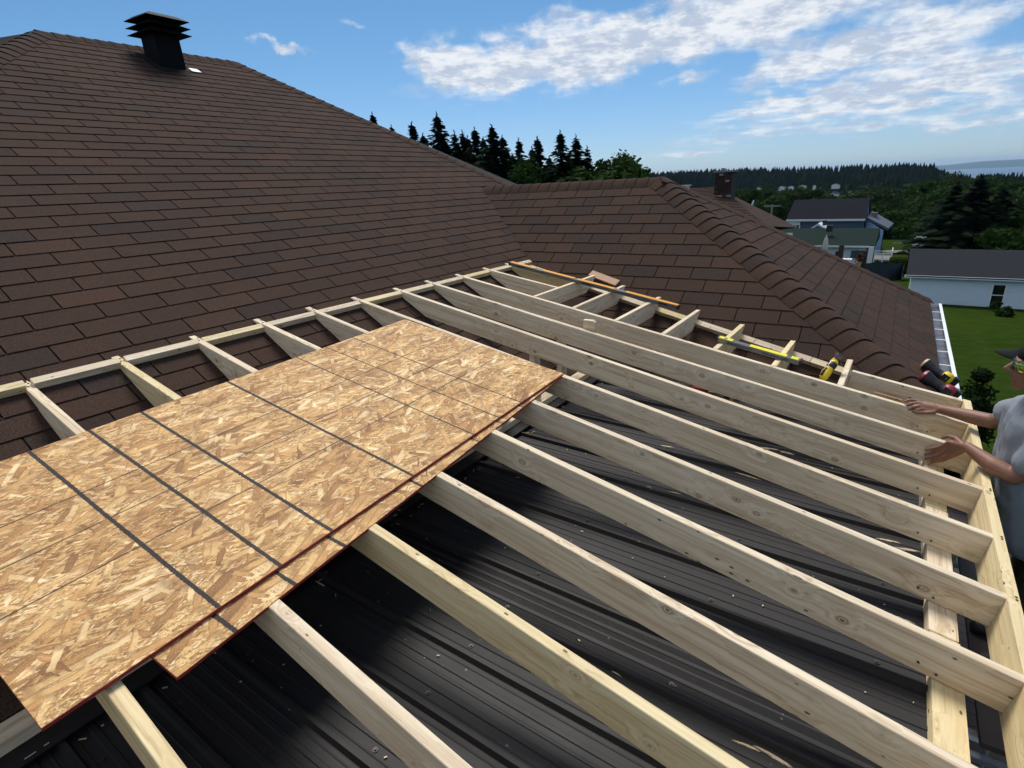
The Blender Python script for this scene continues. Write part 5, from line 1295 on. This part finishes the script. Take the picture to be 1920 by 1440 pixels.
# ------------------------------------------------------------------ scaffold below the man, and the patio deck
sc = empty('scaffold', (0, 0, 0), 0, 'aluminium work platform and tube frame standing outside the eave header', 'scaffold')
b = MB(); zp = -2.52
for i in range(4): b.box(.66 + i * .135, .785 + i * .135, 2.7, 4.6, zp - .03, zp)
b.build('platform', simple('dark_brown_plank', (.05, .035, .028), .85), sc)  # platform planks in plain dark brown
for i, (y, z) in enumerate(((2.87, -2.64), (2.80, -2.70), (4.4, -2.64), (2.25, -2.64))):
    b = MB(); b.box(.40, 1.2, y - .02, y + .02, z - .03, z); b.build('cross_tube', ALU, sc)
for y in (2.25, 4.5):
    for x in (.66, 1.14): b = MB(); b.tube([(x, y, -4.85), (x, y, zp - .03)], .022, 8); b.build('leg', ALU, sc)
lad = empty('ladder', (0, 0, 0), 0, 'aluminium ladder lying flat under the near end of the eave', 'ladder')
for y in (2.06, 2.36): b = MB(); b.box(.28, 1.6, y - .014, y + .014, -2.74, -2.66); b.build('side_rail', ALU, lad)
for x in (.45, .75, 1.05, 1.35): b = MB(); b.tube([(x, 2.06, -2.70), (x, 2.36, -2.70)], .014, 8); b.build('rung', ALU, lad)
for y in (2.1, 2.3): b = MB(); b.box(.9, .95, y - .02, y + .02, -4.85, -2.745); b.build('trestle_leg', GRY, lad)
b = MB(); b.tube([(.3, 2.52, -3.0), (1.5, 2.40, -3.05)], .03, 10); o = b.build('blue_pipe', simple('blue_plastic', (.03, .06, .14), .4), lad)
pd = empty('patio_deck', (0, 0, 0), 0, 'dark brown plank deck on the ground below the patio roof and scaffold', 'deck')
bm_ = MB(); bm_.box(-2.4, 1.8, 0, .135, -.03, 0); bme = bm_.mesh('plank', [simple('dark_deck_plank', (.032, .022, .018), .85, var=.3)])  # every deck plank gets the same very dark brown
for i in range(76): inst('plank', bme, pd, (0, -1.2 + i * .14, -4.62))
b = MB()
for x, y in ((.33, 3.9), (.33, 1.0)): b.box(x - .045, x + .045, y - .045, y + .045, -4.62, zM(XE, 0) - .14)
b.box(.285, .375, -1.2, 4.05, zM(XE, 0) - .16, zM(XE, 0) - .078)
b.build('support_beam', WOODG, pd)

# ------------------------------------------------------------------ the man
SKIN, g, bb = mat('tanned_skin'); p = g.n('ShaderNodeTexCoord').outputs['Object']
setp(g, bb, g.mix(g.noise(p, 18, 4), (.205, .095, .060), (.285, .142, .092)), .5, 0, .4, g.bump(g.noise(p, 260, 3), .15, .001)); bb.inputs['Subsurface Weight'].default_value = .12; bb.inputs['Subsurface Radius'].default_value = (.02, .008, .004)
def m_cloth(name, c, c2, sc_=30):
    m, g, b = mat(name); p = g.n('ShaderNodeTexCoord').outputs['Object']; f = g.noise(p, sc_, 4, .6); w_ = g.noise(g.v('MULTIPLY', p, (700, 700, 700)), 1, 1)
    setp(g, b, g.mix(f, c, c2), .9, 0, .15, g.bump(g.m('ADD', w_, g.noise(p, 9, 3)), .35, .003)); return m
SHIRT = m_cloth('grey_blue_shirt', (.225, .25, .285), (.29, .315, .35)); SHORT = m_cloth('brown_camo_shorts', (.035, .026, .018), (.10, .075, .05), 16); CAPM = m_cloth('black_cap_cloth', (.010, .011, .013), (.018, .019, .022))
def cap(b, p0, r0, p1, r1, seg=14):
    p0, p1 = Vector(p0), Vector(p1); d = (p1 - p0); L = d.length; d = d / L
    pts = [p0 - d * r0 * .98, p0 - d * r0 * .8, p0 - d * r0 * .45, p0, p1, p1 + d * r1 * .45, p1 + d * r1 * .8, p1 + d * r1 * .98]
    b.tube(pts, [r0 * .15, r0 * .6, r0 * .9, r0, r1, r1 * .9, r1 * .6, r1 * .15], seg)
def chain(b, pts, rr, seg=14):
    for i in range(len(pts) - 1): cap(b, pts[i], rr[i], pts[i + 1], rr[i + 1], seg)
def remesh(o, vox, it=4, fac=.5):
    m = o.modifiers.new('merge', 'REMESH'); m.mode = 'VOXEL'; m.voxel_size = vox; m.use_smooth_shade = True
    m = o.modifiers.new('soft', 'SMOOTH'); m.factor = fac; m.iterations = it
man = empty('person', (.86, 3.38, zp), 0, 'man in black cap, mirrored sunglasses and grey t-shirt reaching over the eave header', 'person')
MO = Vector((.86, 3.38, zp))
Y_ = Vector((0, 1, 0))
def py_(px, py, y): return hit(px, py, Y_, Vector((0, y, 0)))
b = MB()
hd = Vector((.612, 3.30, -.868))
b.ball(hd + Vector((.018, 0, .012)), (.098, .074, .104), 20, 14)
b.ball(hd + Vector((-.042, 0, -.050)), (.050, .052, .060), 16, 10)                # face and jaw
cap(b, hd + Vector((-.062, 0, -.096)), .021, hd + Vector((-.050, 0, -.098)), .030)   # chin
cap(b, hd + Vector((.00, .036, -.075)), .026, hd + Vector((-.055, .012, -.098)), .020); cap(b, hd + Vector((.00, -.036, -.075)), .026, hd + Vector((-.055, -.012, -.098)), .020)
cap(b, hd + Vector((-.086, 0, .004)), .009, hd + Vector((-.112, 0, -.030)), .0125)    # nose
cap(b, hd + Vector((-.096, .011, -.034)), .008, hd + Vector((-.096, -.011, -.034)), .008)
cap(b, hd + Vector((-.084, .015, -.059)), .007, hd + Vector((-.084, -.015, -.059)), .007); cap(b, hd + Vector((-.088, .006, -.058)), .0065, hd + Vector((-.088, -.006, -.058)), .0065)
cap(b, hd + Vector((-.082, .013, -.074)), .008, hd + Vector((-.082, -.013, -.074)), .008)
cap(b, hd + Vector((-.078, .04, .018)), .010, hd + Vector((-.078, -.04, .018)), .010)   # brow
for s_ in (-1, 1): b.ball(hd + Vector((.012, s_ * .075, -.018)), (.018, .009, .030), 10, 8)
chain(b, [hd + Vector((.03, 0, -.06)), (.672, 3.34, -1.03), (.70, 3.36, -1.10)], [.056, .055, .07])
# torso under the shirt
chain(b, [(.75, 3.20, -1.13), (.75, 3.52, -1.13)], [.055, .055]); chain(b, [(.745, 3.36, -1.20), (.80, 3.37, -1.45), (.86, 3.38, -1.66)], [.10, .10, .11]); 
# near (left) arm
E1 = py_(1889, 893, 3.13); W1 = py_(1814, 838, 3.27)
chain(b, [(.75, 3.17, -1.13), (.70, 3.14, -1.24), tuple(E1 + Vector((.02, 0, .005)))], [.056, .050, .040])
m1 = E1.lerp(W1, .35); chain(b, [tuple(E1 + Vector((.02, 0, .005))), tuple(m1), tuple(W1)], [.040, .041, .025])
def hand(b, wrist, knk, fingers, thumb, r=.0092):
    wrist = Vector(wrist)
    for i, k_ in enumerate(knk):
        k_ = Vector(k_); cap(b, wrist.lerp(k_, .12), .0165, wrist.lerp(k_, .6), .0150); cap(b, wrist.lerp(k_, .6), .0145, k_, .0108)
        pts = [k_] + [Vector(q) for q in fingers[i]]; chain(b, [tuple(q) for q in pts], [r * 1.06, r, r * .93, r * .80][:len(pts)], 10)
    pts = [wrist.lerp(Vector(knk[0]), .18)] + [Vector(q) for q in thumb]; chain(b, [tuple(q) for q in pts], [.0145, .0125, .0105, .0088][:len(pts)], 10)
hy = 3.375
K1 = [py_(1779, 829, 3.335), py_(1777, 838, 3.345), py_(1778, 848, 3.345), py_(1781, 857, 3.34)]
F1 = [[py_(1763, 838, 3.365), py_(1749, 841, 3.385), py_(1736, 843, 3.392)], [py_(1760, 846, 3.37), py_(1746, 850, 3.388), py_(1735, 853, 3.393)], [py_(1762, 856, 3.37), py_(1748, 859, 3.388), py_(1735, 861, 3.392)], [py_(1768, 863, 3.365), py_(1756, 865, 3.382), py_(1746, 867, 3.388)]]
TH1 = [py_(1792, 822, 3.33), py_(1779, 818, 3.37), py_(1767, 821, 3.41)]
hand(b, W1, K1, F1, TH1)
# far (right) arm
E2 = py_(1852, 789, 3.66); W2 = py_(1768, 768, 3.79)
chain(b, [(.75, 3.53, -1.13), (.68, 3.60, -1.21), tuple(E2 + Vector((.015, 0, 0)))], [.054, .050, .040]); m2 = E2.lerp(W2, .35)
chain(b, [tuple(E2 + Vector((.015, 0, 0))), tuple(m2), tuple(W2)], [.040, .039, .025])
K2 = [py_(1733, 756, 3.815), py_(1731, 759, 3.80), py_(1734, 764, 3.79), py_(1738, 769, 3.78)]
F2 = [[py_(1717, 751, 3.825), py_(1706, 750, 3.82), py_(1696, 753, 3.815)], [py_(1719, 755, 3.80), py_(1707, 757, 3.795), py_(1697, 763, 3.79)], [py_(1722, 761, 3.785), py_(1712, 763, 3.78), py_(1704, 768, 3.775)], [py_(1727, 767, 3.775), py_(1719, 769, 3.77), py_(1712, 772, 3.768)]]
TH2 = [py_(1751, 773, 3.77), py_(1736, 774, 3.765), py_(1718, 774, 3.762)]
hand(b, W2, K2, F2, TH2)
# legs
for s_ in (-1, 1): chain(b, [(.87, 3.38 + s_ * .09, -1.70), (.84, 3.38 + s_ * .11, -2.05), (.89, 3.38 + s_ * .12, -2.44)], [.088, .058, .042]); chain(b, [(.90, 3.38 + s_ * .12, -2.475), (.72, 3.38 + s_ * .13, -2.485)], [.040, .035])
b.v = [tuple(Vector(q) - MO) for q in b.v]
body = b.build('body', SKIN, man, recalc=True); remesh(body, .0042, 3)
# shirt
b = MB()
chain(b, [(.755, 3.19, -1.115), (.755, 3.53, -1.115)], [.075, .075]); 
for q in ((-.10), 0, .10): chain(b, [(.715, 3.34 + q, -1.17), (.73, 3.35 + q * .9, -1.42), (.80, 3.36 + q * .9, -1.70)], [.120, .124, .140])
chain(b, [(.755, 3.17, -1.125), (.715, 3.135, -1.215), (.69, 3.125, -1.275)], [.070, .072, .072]); chain(b, [(.755, 3.54, -1.125), (.695, 3.59, -1.185), (.655, 3.61, -1.21)], [.068, .068, .066])
chain(b, [(.70, 3.345, -1.085), (.76, 3.36, -1.12)], [.066, .08])
b.v = [tuple(Vector(q) - MO) for q in b.v]
b.v = [(x - .052, y, z) for x, y, z in b.v]
sh_ = b.build('shirt', SHIRT, man, recalc=True); remesh(sh_, .009, 6)
tx = bpy.data.textures.new('folds', 'CLOUDS'); tx.noise_scale = .14; tx.noise_depth = 1
md = sh_.modifiers.new('folds', 'DISPLACE'); md.texture = tx; md.strength = .024; md.mid_level = .5
b = MB(); chain(b, [(.86, 3.30, -1.70), (.86, 3.46, -1.70)], [.135, .135])
for s_ in (-1, 1): chain(b, [(.87, 3.38 + s_ * .09, -1.74), (.845, 3.38 + s_ * .115, -2.10)], [.118, .105])
b.v = [tuple(Vector(q) - MO) for q in b.v]; o = b.build('shorts', SHORT, man, recalc=True); remesh(o, .012, 4)
for s_ in (-1, 1):
    b = MB(); chain(b, [(.93, 3.38 + s_ * .12, -2.478), (.70, 3.38 + s_ * .135, -2.484)], [.044, .040]); b.v = [tuple(Vector(q) - MO) for q in b.v]; b.build('shoe', BLK, man, smooth=True)
# cap with brim
b = MB(); c = hd - MO; b.ball(c + Vector((.022, 0, .040)), (.108, .084, .088), 22, 12)
b.v = [(x, y, max(z, c.z + .028)) for x, y, z in b.v]; o = b.build('cap', CAPM, man, smooth=True)
b = MB(); k = 13
for i in range(k):
    t = -1 + 2 * i / (k - 1); yb = t * .074; xa = c.x - .05 - .022 * (1 - t * t); xb_ = xa - .085 * math.sqrt(max(0, 1 - t * t * .9)); zz = c.z + .040 - .018 * t * t
    b.v += [(xa, yb, zz), (xb_, yb, zz - .010), (xa, yb, zz - .004), (xb_, yb, zz - .014)]
for i in range(k - 1): q = 4 * i; b.face((q, q + 4, q + 5, q + 1)); b.face((q + 2, q + 3, q + 7, q + 6)); b.face((q + 1, q + 5, q + 7, q + 3)); b.face((q, q + 2, q + 6, q + 4))
b.build('cap_brim', CAPM, o, smooth=True)
LENS, g, bb = mat('mirror_lens'); p = g.n('ShaderNodeTexCoord').outputs['Object']; x, y, z = g.sep(p)
setp(g, bb, g.ramp(g.m('FRACT', g.m('MULTIPLY', g.m('ADD', x, y), 16.0)), [(0, (.01, .16, .20)), (.4, (.02, .30, .22)), (.7, (.40, .55, .10)), (1, (.01, .12, .18))]), .06, .8, .6)
b = MB(); NSEG = 18
for i in range(NSEG + 1):
    t = R_(-105 + 210 * i / NSEG); cx, sy_ = math.cos(t), math.sin(t)
    for zz, k_ in ((.022, 1.0), (-.002, 1.015), (-.022, .96)): b.v.append((c.x - .012 - .080 * cx * k_, c.y + .078 * sy_ * k_, c.z - .006 + zz))
for i in range(NSEG):
    for j in range(2): b.face((i * 3 + j, i * 3 + j + 1, (i + 1) * 3 + j + 1, (i + 1) * 3 + j))
o = b.build('sunglasses', LENS, man, smooth=True); md = o.modifiers.new('t', 'SOLIDIFY'); md.thickness = .003
b = MB()
for s_ in (-1, 1): b.tube([(c.x + .005, s_ * .079, c.z + .002), (c.x + .03, s_ * .080, c.z - .002)], .0035, 6)
b.tube([(c.x - .012 - .081 * math.cos(R_(a_)), c.y + .079 * math.sin(R_(a_)), c.z + .018) for a_ in range(-100, 101, 10)], .003, 6); b.build('frame', BLK, o)
b = MB(); b.ball(c + Vector((.045, 0, -.012)), (.072, .073, .062), 18, 10); b.build('hair', simple('brown_hair', (.05, .03, .02), .8, var=.4, scale=60), man, smooth=True)
# thin cord necklace

# ------------------------------------------------------------------ the air
hm = bpy.data.materials.new('haze_air'); hm.use_nodes = True; ht = hm.node_tree; ht.nodes.remove(ht.nodes['Principled BSDF'])
pv = ht.nodes.new('ShaderNodeVolumePrincipled'); pv.inputs['Color'].default_value = (.42, .68, 1.0, 1); pv.inputs['Density'].default_value = 5e-5; pv.inputs['Anisotropy'].default_value = .2
ht.links.new(pv.outputs[0], ht.nodes['Material Output'].inputs['Volume'])
b = MB(); b.box(-22000, 22000, -16000, 22000, -78, 165); o = b.build('haze', hm); tag(o, 'thin blue haze over the sea and the far shore', 'haze', kind='stuff')

# screws driven through the rafter tips, the ledger blocks and the plate
b = MB()
def screw(p, n): p = Vector(p); b.tube([tuple(p - n * .002), tuple(p + n * .0012)], .0042, 7)
for k, tp in TIPY.items():
    for dx, dy in ((.05, .006), (.085, -.006)):
        ez_ = (Vector((INX(tp.y), tp.y, zR(INX(tp.y), tp.y))) - tp).normalized() if tp.y < 3.9 else dEx
        screw(tp + ez_ * dx + Vector((0, dy, .0015)), nR)
for k, (a, c) in RAF.items():
    yy = c + .018
    for x, dz in ((.25, -.10), (.30, -.115)): b.tube([(x, yy - TH / 2 - .0015, zR(x, yy) + dz), (x, yy - TH / 2 + .002, zR(x, yy) + dz)], .004, 6)
    for i in range(2): screw(zr(.5 + (4.1 - yy) * .0105, yy + (.008 if i else -.008)) + Vector((0, 0, .0052)), nR)
o = b.build('screw', simple('dark_screw_heads', (.05, .045, .04), .45, .6), frame); o['kind'] = 'stuff'
# pale torn edges and drips of old sealant along the flashing
b = MB(); r_ = random.Random(77)
for i in range(70):
    y = r_.uniform(-.6, 3.9); x = XJ + .085 + r_.uniform(-.02, .05); L = r_.uniform(.003, .014); w = r_.uniform(.001, .003)
    M = Matrix.Translation((x, y, zM(x, y) + (.030 if x < XJ + .085 else .006))) @ Matrix.Rotation(r_.uniform(0, 3.1), 4, 'Z'); b.box(-L, L, -w, w, 0, .002, M=M)
o = b.build('sealant_flake', FOAM, patio); o['kind'] = 'stuff'
